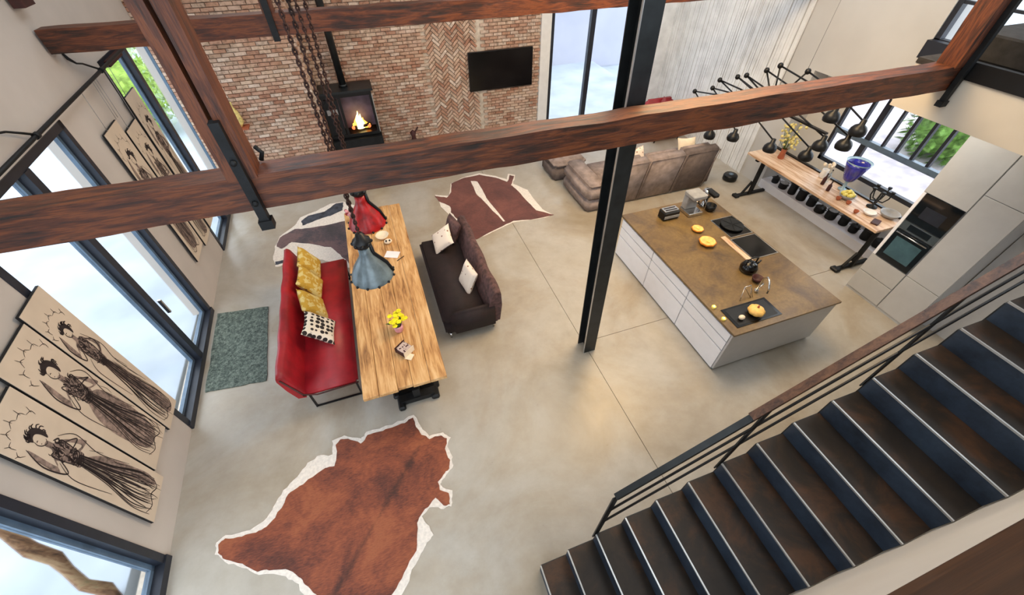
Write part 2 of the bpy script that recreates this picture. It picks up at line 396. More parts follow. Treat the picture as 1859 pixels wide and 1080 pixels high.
wc = glazing(3,5.78,8.35,3.5,[6.93],'dark framed glass opening beside the brick wall')
# door handle on the sliding doors
MB().box(2.96,2.99,.02,.06,1.0,1.25,LM).build('handle', M['chrome'], wb)

# back wall: brick, with herringbone panel, and glazed opening at the right
def brick_mesh(w, h, d):
    b = MB(); c = .006
    b.add([(-w/2,0,-h/2),(w/2,0,-h/2),(w/2,0,h/2),(-w/2,0,h/2),(-w/2,-d+c,-h/2),(w/2,-d+c,-h/2),(w/2,-d+c,h/2),(-w/2,-d+c,h/2),
           (-w/2+c,-d,-h/2+c),(w/2-c,-d,-h/2+c),(w/2-c,-d,h/2-c),(-w/2+c,-d,h/2-c)],
          [(8,9,10,11),(4,5,9,8),(5,6,10,9),(6,7,11,10),(7,4,8,11),(0,1,5,4),(1,2,6,5),(2,3,7,6),(3,0,4,7)])
    return b
BRW, BRH, PW, PH = .215, .062, .227, .074
camp = Vector((0,0,5.3))
cam_m = bpy.context.scene.camera.matrix_world.inverted()
def in_view(p):
    q = cam_m@Vector(p)
    return q.z < 0 and abs(q.x/-q.z) < 1.3 and abs(q.y/-q.z) < .76
def lay_bricks(parent, cells, y, stuff_name):
    """cells: (x, z, angle, length, height); the 300 nearest in view become single bricks"""
    cells = [(c, (Vector((c[0],y,c[1]))-camp).length, in_view((c[0],y,c[1]))) for c in cells]
    cells.sort(key=lambda c: (not c[2], c[1]))
    base = {}
    rr = random.Random(3); k = 0; j = MB()
    for c, d, vis in cells:
        x, z, a, w, h = c; dy = rr.uniform(-.006,.004); tilt = a+rr.uniform(-.008,.008)
        if k < 300:
            key = (round(w,3), round(h,3))
            if key not in base:
                o = brick_mesh(w,h,.05).build('brick', M['brick1'], parent); base[key] = o.data
            else:
                o = bpy.data.objects.new('brick', base[key]); C.objects.link(o); o.parent = parent
            o.location = (x,y+dy,z); o.rotation_euler = (0,tilt,0); k += 1
        else:
            T = Matrix.Translation((x,y+dy,z))@Matrix.Rotation(tilt,4,'Y'); b = brick_mesh(w,h,.05)
            j.r = rr.random()*.98+.01; j.add([T@Vector(p) for p in b.v], b.f)
    j.build(stuff_name, M['brick2'], parent, kind='stuff')
def courses(x0, x1, z0, z1, skip=None):
    out = []; r = 0; z = z0+PH/2
    while z < z1-PH/2+.001:
        x = x0+(0 if r%2 else -PW/2)
        while x < x1:
            a, b = max(x,x0), min(x+PW-.012,x1)
            if b-a > .04 and not (skip and skip((a+b)/2,z)): out.append(((a+b)/2,z,0,round(b-a,3),BRH))
            x += PW
        z += PH; r += 1
    return out
HB = (1.72,3.05)               # herringbone panel
wbk = MB(); wbk.box(-3.63,4.78,YB,YB+.3,0,6.3); wbk.box(4.78,7.5,YB,YB+.3,3.7,6.3)
MB().box(7.5,9.4,YB-.02,YB+.3,0,6.3).build('trim_7', M['boards'], kind='structure', label='white boarded wall end right of the back glazing')
wback = wbk.build('wall_back', M['mortar'], kind='structure', label='reclaimed brick back wall with a herringbone panel beside the television')
cells = courses(-1.1,4.72,.0,4.6,lambda x,z: HB[0]-.08 < x < HB[1]+.08)
# herringbone at 45 degrees: each brick 3 units long by 1 high
hu = .074; q2 = math.sqrt(.5)
for i in range(-40,60):
    for k in range(-40,60):
        # standard herringbone tiling with 3:1 bricks
        for (ax,az,ang) in ((i*hu*1+k*hu*3, i*hu*1-k*hu*3, 0), ):
            bx, bz = i*hu+k*3*hu, -i*hu+k*3*hu
        # horizontal brick origin lattice: a=(1,1), b=(3,-3)
        ox, oz = i*1+k*3, i*1-k*3
        for (cx,cz,an) in ((ox+1.5,oz+.5,0),(ox+.5-1+.0+0,oz+1.5+0,90)):
            X, Z = cx*hu, cz*hu; wx, wz = (X-Z)*q2, (X+Z)*q2
            px_, pz_ = HB[0]+.66+wx, 2.1+wz
            if HB[0]+.03 < px_ < HB[1]-.03 and .05 < pz_ < 4.6:
                cells.append((px_,pz_,-R(45+an),.21,.06))
lay_bricks(wback, cells, YB, 'far_bricks')
# the chimney breast that stands proud at the left
wch = MB().box(-3.605,-1.06,10.35,YB,0,6.3).build('wall_chimney', M['mortar'], kind='structure', label='pale brick breast standing proud at left of the stove')
lay_bricks(wch, courses(-3.6,-1.06,0,4.6), 10.35, 'far_bricks')
side = MB(); rr = random.Random(5)
for r_ in range(int(4.6/PH)):
    z = r_*PH+PH/2; y = 10.31+(0 if r_%2 else .11)
    while y < YB-.02:
        y1 = min(y+BRW,YB-.01)
        if y1-y > .04: side.r = rr.random(); side.box(-1.065,-1.02,y,y1,z-BRH/2,z+BRH/2)
        y += PW
side.build('return_bricks', M['brick2'], wch, kind='stuff')
# white reveal and glazing of the back wall
MB().box(4.72,5.0,YB-.1,YB+.25,0,3.7).build('trim_1', M['white'], kind='structure', label='white plastered reveal between brick wall and back glazing')
w4 = thing('window_4', 'tall glazed doors in the back wall right of the television', None); w4['kind'] = 'structure'
f = MB(); f.box(5.0,5.1,YB-.06,YB+.06,0,3.7); f.box(7.42,7.52,YB-.06,YB+.06,0,3.7); f.box(5.0,7.52,YB-.06,YB+.06,3.62,3.7); f.box(5.0,7.52,YB-.06,YB+.06,0,.1)
f.build('window_frame', M['frame'], w4); MB().box(6.16,6.3,YB-.06,YB+.06,.1,3.62).build('mullion', M['frame'], w4)
for a,b in ((5.1,6.16),(6.3,7.42)): MB().box(a,b,YB,YB+.01,.1,3.62).build('pane', M['glass'], w4)

# right wall: board cladding, smooth upper part, alcove with the kitchen window
XA = 9.25
wr = MB()
wr.box(XR,XR+.6,6.45,YB+.3,0,6.3)                       # far part
wr.box(XA,XA+.15,3.05,6.45,0,1.0)                       # below window
wr.box(XA,XA+.15,5.75,6.45,1.0,3.33)
wr.box(XR,XR+.6,4.78,6.45,2.62,6.3)                     # smooth wall above the alcove
wr.box(XR,XR+.6,-3,4.78,5.2,6.3)
wr.box(XR,XR+.6,-3,3.05,0,5.2)
wr.box(XR,XR+.15,-3,4.78,3.33,3.5)
wr.build('wall_right', M['wall_w'], kind='structure', label='white right wall')
bd = MB(); y = 7.1; rr = random.Random(2)
while y < YB-.02:
    w = rr.uniform(.05,.085); y1 = min(y+w,YB-.01); d = rr.uniform(.012,.03)
    bd.box(XR-d,XR+.002,y+.006,y1-.004,0,6.0); y = y1
bd.build('board_cladding', M['boards'], kind='structure', label='narrow vertical white boards on the far right wall')
MB().box(8.78,XA,3.1,6.45,0,.2).build('trim_2', M['white_gloss'], kind='structure', label='low white plinth under the bar table')
w5 = thing('window_5', 'black mullioned kitchen window behind the bar table', None); w5['kind'] = 'structure'
f = MB(); f.box(XA,XA+.09,3.05,5.75,1.0,1.08); f.box(XA,XA+.09,3.05,5.75,3.26,3.33); f.box(XA,XA+.09,3.05,3.11,1.0,3.33); f.box(XA,XA+.09,5.69,5.75,1.0,3.33)
f.build('window_frame', M['frame'], w5)
for yy,ww in ((5.3,.05),(5.03,.11),(4.72,.04),(4.45,.05),(4.15,.05),(3.86,.05),(3.5,.05)): MB().box(XA,XA+.08,yy-ww/2,yy+ww/2,1.68 if ww < .1 else 1.08,3.26).build('mullion', M['frame'], w5)
MB().box(XA-.02,XA+.08,3.11,5.69,1.62,1.72).build('transom', M['frame_in'], w5)
MB().box(XA+.04,XA+.05,3.1,5.7,1.05,3.3).build('pane', M['glass'], w5)
# upper window on the mezzanine
w6 = thing('window_6', 'upper window above the mezzanine at top right', None); w6['kind'] = 'structure'
f = MB(); f.box(XR+.02,XR+.14,-1,4.78,3.5,3.56); f.box(XR+.02,XR+.14,4.7,4.78,3.5,5.2); f.box(XR+.02,XR+.14,-1,4.78,5.1,5.2)
f.build('window_frame', M['frame'], w6)
for yy in (4.5,3.4,2.4,1.2): MB().box(XR+.02,XR+.12,yy-.03,yy+.03,3.56,5.1).build('mullion', M['frame'], w6)
MB().box(XR+.03,XR+.11,-1,4.7,4.02,4.06).build('glazing_bar', M['frame'], w6)
MB().box(XR+.06,XR+.07,-1,4.7,3.56,5.1).build('pane', M['glass'], w6)

# mezzanine over the kitchen
XM = 6.3
MB().box(XM,XR,-3,3.43,3.32,3.80).build('ceiling', M['beige'], kind='structure', label='beige bulkhead of the mezzanine above the kitchen')
MB().box(XM-.01,XR,-3,3.44,3.80,3.86).build('trim_3', M['darkfloor'], kind='structure', label='dark carpeted mezzanine floor at top right')
MB().box(XM-.03,XM+.04,-3,3.0,3.78,3.95).build('trim_4', M['black_metal'], kind='structure', label='black steel edge of the mezzanine')
MB().box(8.66,XR,2.9,4.77,3.3,3.55).build('trim_5', M['frame'], kind='structure', label='dark sill of the upper window')
# kitchen side partition right of the tall cabinets
MB().box(8.15,8.8,.95,1.88,0,3.32).build('wall_kitchen', M['grey_door'], kind='structure', label='grey panelled wall right of the tall cabinets')
# near wall beside the stairs with the dark timber edge above
MB().box(.2,8.0,-.5,-.262,0,3.32).build('wall_near', M['wall_w'], kind='structure', label='white wall along the near side of the stairs')
MB().box(1.0,6.2,-.40,-.255,3.32,4.35).build('trim_6', M['dark_wood'], kind='structure', label='dark brown timber edge in the bottom right corner')
# unseen roof above the frame, added with openings to control the sky light
rf = MB(); rf.box(-4.4,9.6,-3,YB+.4,6.3,6.45)
roof = MB()
xs = [-4.6,-2.2,-.4,2.3,4.1,6.8,8.4,9.8]
for i in range(0,len(xs)-1,2): roof.box(xs[i],xs[i+1],-3.2,YB+.4,6.3,6.45)
for i in range(1,len(xs)-1,2): 
    for (a,b) in ((-3.2,-.5),(3.2,4.2),(7.6,8.6),(10.8,YB+.4)): roof.box(xs[i],xs[i+1],a,b,6.3,6.45)
roof.build('ceiling', M['wall_w'], kind='structure', label='unseen white ceiling with openings added to let in sky light')

# ------------------------------------------------------------------ outside
MB().box(-40,40,-30,50,-.4,-.31).build('ground', M['paving'], kind='structure', label='pale ground outside')
MB().box(-14,-3.75,-4,14,-.31,-.06).build('terrace', M['paving'], kind='structure', label='pale paved terrace outside the left doors')
MB().box(3,9.6,YB+.35,19,-.31,-.05).build('terrace', M['paving'], kind='structure', label='pale paving outside the back glazing')
MB().box(9.45,30,-6,YB,-.31,-.06).build('terrace', M['gravel'], kind='structure', label='pinkish gravel outside the kitchen window')
ob = thing('outbuilding', 'white outbuilding with a window seen through the back glazing', 'building', (7.5,18.5,-.3))
MB().box(4.6,12,17,21,-.3,5).build('wall', M['render_out'], ob); MB().box(6.4,7.2,16.93,17.02,1.6,5).build('shutter', M['frame_in'], ob)
MB().box(4.3,12.3,16.7,21.3,5,5.25).build('roof', M['greyc'], ob)
def bush(name, label, c, r, h, seed, mat=M['leaf'], n=520):
    rr = random.Random(seed); b = MB()
    for i in range(n):
        a = rr.uniform(0,2*math.pi); e = rr.uniform(-1,1); q = math.sqrt(1-e*e); rad = rr.uniform(.7,1)
        p = Vector((c[0]+r*rad*q*math.cos(a), c[1]+r*rad*q*math.sin(a), c[2]+h*(.5+.5*e*rad)))
        d1 = Vector((rr.uniform(-1,1),rr.uniform(-1,1),rr.uniform(-1,1))).normalized()*.14; d2 = d1.cross(Vector((rr.random(),rr.random(),1))).normalized()*.07
        b.add([p-d1,p+d2,p+d1,p-d2],[(0,1,2,3)])
    b.ball((c[0],c[1],c[2]+h/2), .72, 12, 8, (r, r, h/2))
    o = b.build(name, mat, None, label, 'shrub', off=(c[0],c[1],c[2])); return o
bush('shrub','yellow green shrub outside the far left glazing',(-6.9,16.0,-.31),1.5,2.6,1,M['leaf2'],900)
for i,(x,y) in enumerate(((14.6,3.4),(14.7,6.2))): bush('shrub',('green shrub seen through the right end of the kitchen window','green shrub seen through the middle of the kitchen window')[i],(x,y,-.31),1.1,2.2,20+i)
lg = MB(); pts = []
for i in range(13):
    s = i/12; pts.append((-3.80+.03*math.sin(i*1.9), 2.0+.62*s+.02*math.sin(i*2.3), -.06+2.9*s))
lg.tube(pts, [.055+.009*math.sin(i*1.7) for i in range(13)], 9); 
lg.build('reflected_beam', M['log'], None, 'brown form standing in for the beam reflected in the nearest glass opening', 'log', off=(-3.8,2.0,-.06))  # solid form added for the tie beam's reflection in the glass

# ------------------------------------------------------------------ roof timbers
tr = thing('roof_truss', 'reddish brown timber tie beam with queen posts crossing the whole view', 'beam', (1.4,3.03,3.66))
o = MB().box(-3.31,6.3,2.93,3.13,3.66,3.91).build('tie_beam', M['beam'], tr); rough_up(o,.007,70)
for nm,(a,b) in (('queen_post',(-1.005,-.925)),('queen_post',(-.90,-.82))):
    o = MB().box(a,b,2.91,3.11,3.9,6.3).build(nm, M['beam_z'], tr); rough_up(o,.006,18)
o = MB().box(6.06,6.24,2.92,3.12,3.9,6.3).build('queen_post', M['beam_z'], tr); rough_up(o,.006,18)
s = MB(); s.box(-.925,-.865,2.86,2.925,3.55,4.3); s.box(-.94,-.85,2.85,2.93,3.53,3.6); s.build('iron_strap', M['iron'], tr)
s = MB(); s.box(6.2,6.26,2.87,2.925,3.5,4.9); s.box(6.18,6.28,2.86,2.93,3.5,3.56); s.build('iron_strap', M['iron'], tr)
for zz in (3.75,4.05): MB().lathe([(.02,0),(.02,.02),(.001,.025)],(-.895,2.86,zz),8,Matrix.Rotation(R(90),3,'X')).build('bolt', M['iron'], tr)
# kink of dark iron at the right of the post foot
s = MB(); s.tube([(-.80,3.11,3.93),(-.775,3.12,3.98),(-.80,3.11,4.03)],.016,6); s.build('iron_hook', M['iron'], tr)
t2 = thing('roof_truss', 'second timber tie beam in front of the brick wall at the top', 'beam', (1.4,7.1,3.85))
o = MB().box(-3.46,8.79,7.02,7.22,3.85,4.1).build('tie_beam', M['beam'], t2); rough_up(o,.007,70)
s = MB(); s.box(-.97,-.89,6.95,7.01,3.8,4.9); s.build('iron_strap', M['iron'], t2)
o = MB().box(-1.0,-.86,7.03,7.2,4.1,6.3).build('queen_post', M['beam_z'], t2)
o = MB().box(-3.46,-3.35,6.95,7.2,4.32,4.6).build('rafter_foot', M['umber'], t2)

# steel column
cl = thing('steel_column', 'dark steel H section column standing right of the floor joint', 'column', (2.46,3.36,0))
xb, xt, H_ = 2.46, 2.27, 6.3
def colbox(dx0,dx1,dy0,dy1):
    k = (xt-xb)
    vs = [(xb+dx+(k if z else 0), 3.36+dy, z*H_) for dx in (dx0,dx1) for dy in (dy0,dy1) for z in (0,1)]
    return MB().add(vs, [(0,1,3,2),(4,6,7,5),(0,4,5,1),(2,3,7,6),(0,2,6,4),(1,5,7,3)])
colbox(-.10,.10,-.11,-.095).build('front_flange', M['steel'], cl); colbox(-.10,.10,.095,.11).build('rear_flange', M['steel'], cl)
colbox(-.006,.006,-.095,.095).build('web', M['steel'], cl)
colbox(-.106,-.097,-.114,-.091).build('bright_edge', M['nosing'], cl)

# wall rail with curved brackets and wires
rl = thing('hanging_rail', 'long black steel rail high on the left wall carrying the banners', 'rail', tuple(L(4.2,.1,3.45)))
MB().tube([L(u,.1,3.46) for u in (1.0,3.0,5.0,6.62)],.022,8).build('rod', M['iron'], rl)
MB().box(5.95,6.62,.0,.06,3.38,3.46,LM).build('mounting_plate', M['umber'], rl)
for u in (3.25,5.5):
    MB().tube([L(u,.1,3.47),L(u-.12,.07,3.54),L(u-.28,.06,3.62),L(u-.42,.06,3.66),L(u-.47,.03,3.73),L(u-.47,.01,3.8)],[.013,.013,.012,.012,.02,.012],6).build('bracket', M['iron'], rl)
    MB().tube([L(u-.03,.1,3.46),L(u+.03,.1,3.46)],.034,8).build('collar', M['iron'], rl)
w = MB()
for u,z in ((4.62,2.95),(5.05,2.95),(5.12,2.95),(5.2,2.75),(5.6,2.75),(5.78,3.03)): w.tube([L(u,.08,z),L(u,.1,3.45)],.004,4)
w.build('wire', M['greyc'], rl)

# ------------------------------------------------------------------ banners with line drawings
def spline(pts, n=7):
    out = []; P = [pts[0]]+list(pts)+[pts[-1]]
    for i in range(1,len(P)-2):
        for k in range(n):
            t = k/n; a,b,c,d = P[i-1],P[i],P[i+1],P[i+2]
            out.append(tuple(.5*((2*b[j])+(-a[j]+c[j])*t+(2*a[j]-5*b[j]+4*c[j]-d[j])*t*t+(-a[j]+3*b[j]-3*c[j]+d[j])*t**3) for j in (0,1)))
    out.append(pts[-1]); return out
def ribbon(mb, pts, w, tm, o):
    P = spline(pts); n = len(P); vs = []
    for i,p in enumerate(P):
        a = P[max(i-1,0)]; b = P[min(i+1,n-1)]; dx, dy = b[0]-a[0], b[1]-a[1]; l = math.hypot(dx,dy) or 1
        k = w*(.35+.65*math.sin(math.pi*(i+.5)/n)); nx, ny = -dy/l*k/2, dx/l*k/2
        vs += [tm(p[0]+nx,p[1]+ny,o), tm(p[0]-nx,p[1]-ny,o)]
    mb.add(vs, [(2*i,2*i+1,2*i+3,2*i+2) for i in range(n-1)])
def blob(mb, pts, tm, o):
    P = spline(list(pts)+[pts[0]])[:-1]; n = len(P)
    bm = bmesh.new(); f_ = bm.faces.new([bm.verts.new((p[0],p[1],0)) for p in P]); bmesh.ops.triangulate(bm, faces=[f_]); bm.verts.index_update()
    mb.add([tm(p[0],p[1],o) for p in P], [[v.index for v in f.verts] for f in bm.faces]); bm.free()
def banner(u0,u1,z0,z1,label,group,seed,style,oo=.03):
    """tall canvas panel; x,y drawing coordinates are metres from its lower near corner"""
    o = thing('banner', label, 'banner', tuple(L(u0,oo,z0)), group=group)
    b = MB(); b.box(u0,u1,oo,oo+.024,z0,z1,LM); b.build('panel', M['black_edge'], o)
    b = MB(); b.box(u0+.004,u1-.002,oo+.024,oo+.028,z0+.002,z1-.004,LM); b.build('canvas', M['canvas'], o)
    W, H = u1-u0, z1-z0; tm = lambda x,y,q: L(u0+x*W, oo+.0285+q, z0+y*H)
    rr = random.Random(seed); ink = MB(); ws = MB()
    asp = W/H
    def rib(p, w=.012): ribbon(ink, p, w/ W*1.0, lambda x,y,q: L(u0+x*W, oo+.0285+q, z0+y*W), .0012)
    # from here y is in units of the width as well
    Hn = H/W; tm2 = lambda x,y,q: L(u0+x*W, oo+.0285+q, z0+y*W)
    cx = .5+(rr.random()-.5)*.12
    hd = Hn*.80; ws_ = Hn*.56; bt = Hn*.04
    if style == 0:      # long narrow robe
        blob(ws, [(cx+.12,ws_),(cx+.2,ws_*.8),(cx+.30,ws_*.5),(cx+.34,ws_*.2),(cx+.30,bt),(cx+.0,bt+.05),(cx-.02,ws_*.4),(cx-.10,ws_*.75),(cx-.08,ws_+.1),(cx,ws_+.35),(cx+.14,ws_+.35)], tm2, .0005)
    elif style == 1:    # wide draped figure
        blob(ws, [(cx-.05,ws_+.1),(cx+.25,ws_-.1),(cx+.36,ws_*.6),(cx+.30,bt+.35),(cx+.1,bt+.1),(cx-.22,bt+.25),(cx-.34,ws_*.55),(cx-.28,ws_*.85)], tm2, .0005)
    else:               # side shading with a rounded hem
        blob(ws, [(cx+.06,ws_),(cx+.28,ws_*.8),(cx+.40,ws_*.4),(cx+.42,bt+.3),(cx+.3,bt+.05),(cx+.22,bt+.3),(cx+.16,ws_*.5),(cx+.0,ws_*.9)], tm2, .0005)
    # bodice, neck and bent arms as washes
    blob(ws, [(cx-.12,ws_+.0),(cx+.13,ws_+.0),(cx+.15,ws_+.3),(cx+.19,hd-.42),(cx+.06,hd-.30),(cx+.04,hd-.16),(cx-.05,hd-.16),(cx-.06,hd-.3),(cx-.19,hd-.42),(cx-.14,ws_+.3)], tm2, .0004)
    blob(ws, [(cx+.15,hd-.4),(cx+.20,hd-.44),(cx+.37,hd-.8),(cx+.34,hd-.88),(cx+.1,ws_+.12),(cx+.08,ws_+.2),(cx+.26,hd-.8)], tm2, .0006)
    blob(ws, [(cx-.15,hd-.4),(cx-.2,hd-.42),(cx-.36,hd-.6),(cx-.33,hd-.1),(cx-.26,hd+.06),(cx-.24,hd),(cx-.27,hd-.5)], tm2, .0006)
    for k in range(60):     # scribbled shading on bodice and hair
        x = cx+rr.uniform(-.14,.14); y = rr.uniform(ws_,hd-.35); a = rr.uniform(-.05,.05)
        rib([(x,y),(x+a,y+rr.uniform(.03,.08)),(x+rr.uniform(-.05,.05),y+rr.uniform(.06,.14))], rr.uniform(.006,.016))
    # folds
    nf = 22
    for k in range(nf):
        s = k/(nf-1); xe = cx-.32+.7*s; xs = cx-.07+.16*s
        rib([(xs,ws_+.1),(xs+.4*(xe-xs)+rr.uniform(-.03,.03),ws_*.7),(xe+rr.uniform(-.04,.04),ws_*.35),(xe+rr.uniform(-.05,.05),bt+rr.uniform(0,.22))], rr.uniform(.006,.013))
    # hem
    rib([(cx-.34,bt+.15),(cx-.15,bt+.02),(cx+.05,bt+.12),(cx+.25,bt),(cx+.4,bt+.18)], .013)
    # belt, torso and arms
    for k in range(5): rib([(cx-.12,ws_+.05*k),(cx,ws_-.04+.05*k),(cx+.14,ws_+.03+.05*k)], .012)
    rib([(cx-.12,ws_+.1),(cx-.16,ws_+.55),(cx-.08,hd-.35)], .012); rib([(cx+.12,ws_+.1),(cx+.17,ws_+.5),(cx+.09,hd-.35)], .012)
    rib([(cx+.1,hd-.4),(cx+.32,hd-.65),(cx+.22,ws_+.25),(cx+.0,ws_+.3)], .014); rib([(cx-.1,hd-.4),(cx-.3,hd-.75),(cx-.38,hd-.3),(cx-.25,hd+.1)], .014)
    # head: face outline and a mass of curls above and behind it
    blob(ink, [(cx-.09,hd+.03),(cx-.11,hd+.13),(cx-.02,hd+.2),(cx+.10,hd+.17),(cx+.16,hd+.04),(cx+.14,hd-.10),(cx+.09,hd-.15),(cx+.08,hd-.02),(cx+.04,hd+.07),(cx-.03,hd+.08)], tm2, .0011)
    for k in range(18):
        a = rr.uniform(-.9,3.0); r0 = rr.uniform(.02,.06); c0 = (cx+.03+.15*math.cos(a), hd+.05+.15*math.sin(a))
        rib([(c0[0]+r0*math.cos(t),c0[1]+r0*math.sin(t)) for t in (a,a+1.3,a+2.6,a+3.7)], .012)
    rib([(cx-.08,hd+.03),(cx-.10,hd-.05),(cx-.07,hd-.13),(cx,hd-.18),(cx+.06,hd-.13)], .009)
    rib([(cx-.07,hd-.02),(cx-.05,hd-.01),(cx-.03,hd-.02)], .007); rib([(cx-.06,hd-.1),(cx-.04,hd-.095)], .007)
    # circle or scarf behind
    for k in range(6):
        a = .3+k*.5; rib([(cx+.36*math.cos(a),hd+.1+.36*math.sin(a)),(cx+.40*math.cos(a+.2),hd+.1+.42*math.sin(a+.2)),(cx+.34*math.cos(a+.45),hd+.1+.36*math.sin(a+.45))], .006)
        rib([(cx+.38*math.cos(a+.2),hd+.1+.38*math.sin(a+.2)),(cx+.44*math.cos(a+.25),hd+.16+.46*math.sin(a+.25))], .005)
    rib([(cx+.2,hd-.3),(cx+.38,ws_+.3),(cx+.28,ws_-.3),(cx+.4,ws_*.5)], .009); rib([(cx-.2,ws_+.4),(cx-.36,ws_),(cx-.3,ws_*.6)], .008)
    # hatching
    for k in range(26):
        x = cx+rr.uniform(-.12,.32); y = rr.uniform(bt+.2,ws_); rib([(x,y),(x+rr.uniform(.02,.07),y-rr.uniform(.1,.3)),(x+rr.uniform(.02,.1),y-rr.uniform(.3,.5))], .005)
    ws.build('ink_wash', M['wash'], o); ink.build('line_drawing', M['ink'], o); return o
G1, G2 = 'tall canvas banners with line drawings left of the sliding doors', 'tall canvas banners with line drawings beyond the sliding doors'
banner(.19,.71,.45,2.45,'cream canvas banner with a robed figure drawing, nearest the camera',G1,1,2)
banner(.73,1.29,.6,2.6,'cream canvas banner with a draped figure drawing, middle of the near three',G1,2,1)
banner(1.31,1.74,.51,2.66,'cream canvas banner with a slim robed figure, overlapping the door edge',G1,3,0,.03)
banner(4.52,5.08,.7,2.94,'pale canvas banner just right of the sliding doors',G2,4,1)
banner(5.14,5.66,.6,2.74,'pale canvas banner, middle of the far three',G2,5,0)
banner(5.70,6.22,.62,3.02,'pale canvas banner hung in front of the far glazing edge',G2,6,2,.05)

# ------------------------------------------------------------------ staircase
X0, G, RZ, YS, YN = .583, .295, .2139, .753, -.255
st = thing('staircase', 'dark steel staircase climbing to the right with bright nosings', 'stairs', (X0,.25,0))
NS = 16; tm = []
for i in range(NS):
    x = X0+i*G; z = RZ*(i+1)
    MB().box(x+.004,x+G+.02,YN,YS,z-.03,z).build('tread', M['tread'], st)
    MB().box(x+.002,x+.014,YN,YS,z-RZ,z-.012).build('riser', M['riser'], st)
    MB().box(x-.006,x+.008,YN,YS,z-.012,z+.004).build('nosing', M['nosing'], st)
poly = [(X0+.01,0)]
for i in range(NS): poly += [(X0+.01+i*G,RZ*(i+1)-.03),(X0+.01+(i+1)*G,RZ*(i+1)-.03)]
poly += [(X0+NS*G,RZ*NS-.35),(X0+.35,0)]
Ms = Matrix(((1,0,0,0),(0,0,1,0),(0,1,0,0),(0,0,0,1)))
MB().prism(poly,YS,YS+.012,Ms).build('stringer', M['steel'], st)
# balustrade
bl = thing('stair_railing', 'wood capped steel railing along the far side of the stairs', 'railing', (1.17,YS,.64))
def nz(x): return RZ+(x-X0)/G*RZ
ph = 1.06
for i in (2,6,10,14):
    x = X0+i*G; z = RZ*(i+1); MB().bar((x+.02,YS+.02,z-.15),(x+.02,YS+.02,z+ph),.012,.06,(1,0,0)).build('post', M['steel'], bl)
xa, xe = X0+2*G+.02, X0+15*G
MB().bar((xa,YS+.02,nz(xa)+ph),(xe,YS+.02,nz(xe)+ph),.05,.045).build('steel_channel', M['steel'], bl)
MB().bar((xa+1.0,YS+.02,nz(xa+1.0)+ph+.035),(xe,YS+.02,nz(xe)+ph+.035),.06,.03).build('wood_cap', M['rail_wood'], bl)
for k,q in enumerate((.38,.72)):
    MB().tube([(xa,YS+.02,nz(xa)+ph-q),(xe,YS+.02,nz(xe)+ph-q)],.011,6).build('rod', M['black_metal'], bl)

# ------------------------------------------------------------------ dining table
tb = thing('dining_table', 'long oak plank dining table on black cast iron trestles', 'table', (-.38,5.2,0))
x0t, x1t, y0t, y1t, zt = -.93, .15, 3.05, 7.38, .78; rr = random.Random(4); xs_ = [x0t]
for w in (.2,.24,.19,.23): xs_.append(xs_[-1]+w)
xs_.append(x1t)
for a,b in zip(xs_[:-1],xs_[1:]):
    o = MB().box(a+.002,b-.002,y0t+rr.uniform(-.012,.012),y1t+rr.uniform(-.01,.01),zt-.06,zt+rr.uniform(-.002,.002),None,.005).build('plank', M['table'], tb)
for yy in (3.5,6.9):
    s = MB(); s.box(-.62,.0,yy-.06,yy+.06,0,.05,None,.015)
    for xx in (-.60,-.02): s.cbox(xx-.05,xx+.05,yy-.1,yy+.1,0,.07,.02)
    s.box(-.39,-.23,yy-.04,yy+.04,.05,.66); s.box(-.7,.0,yy-.05,yy+.05,.66,.719)
    s.bar((-.58,yy,.06),(-.36,yy,.4),.05,.05); s.bar((-.04,yy,.06),(-.26,yy,.4),.05,.05); s.build('trestle', M['iron'], tb)
s = MB(); s.box(-.34,-.28,3.56,6.84,.32,.38); s.build('stretcher', M['iron'], tb)
# the foot that shows beyond the near end
s = MB(); s.cbox(-.60,-.5,3.18,3.4,0,.09,.02); s.cbox(-.12,0,3.22,3.42,0,.09,.02); s.box(-.55,-.06,3.26,3.38,.03,.12); s.box(-.36,-.26,3.28,3.46,.05,.3)
s.build('foot', M['iron'], tb)

# ------------------------------------------------------------------ red bench
rb = thing('upholstered_bench', 'long red leather bench with a backrest and thin black metal legs', 'bench', (-1.45,5.0,0))
bx0, bx1, by0, by1 = -1.93, -1.04, 3.62, 6.38
o = MB().cbox(bx0+.12,bx1,by0,by1,.36,.48,.035).build('seat', M['red'], rb)
# shaped back: cross-section extruded along y, curved over at the top
sec = [(-1.72,.44),(-1.80,.70),(-1.85,.88),(-1.89,.92),(-1.94,.90),(-1.95,.84),(-1.90,.6),(-1.84,.38),(-1.74,.36)]
b = MB(); nY = 26
for j in range(nY+1):
    y = by0+.0+(by1-by0)*j/nY
    for x,z in sec: b.v.append((x+.006*math.sin(j*1.3+z*9), y, z+.006*math.sin(j*.9)))
n = len(sec)
for j in range(nY):
    for k in range(n): b.f.append([j*n+k,j*n+(k+1)%n,(j+1)*n+(k+1)%n,(j+1)*n+k]); b.sm.append(True); b.mi.append(0); b.rnd.append(0)
for j in (0,nY): b.f.append([j*n+k for k in range(n)]); b.sm.append(False); b.mi.append(0); b.rnd.append(0)
b.build('backrest', M['red'], rb)
s = MB(); s.tube([(-1.9,by0-.006,.86),(-1.76,by0-.008,.45),(-1.6,by0-.008,.37),(bx1,by0-.008,.4)],.012,6); s.build('piping', M['umber'], rb)
for xx,yy in ((-1.72,by0+.06),(-1.09,by0+.06),(-1.72,by1-.06),(-1.09,by1-.06)):
    MB().bar((xx,yy,.37),(xx,yy,0),.022,.03,(0,1,0)).build('leg', M['black_metal'], rb)
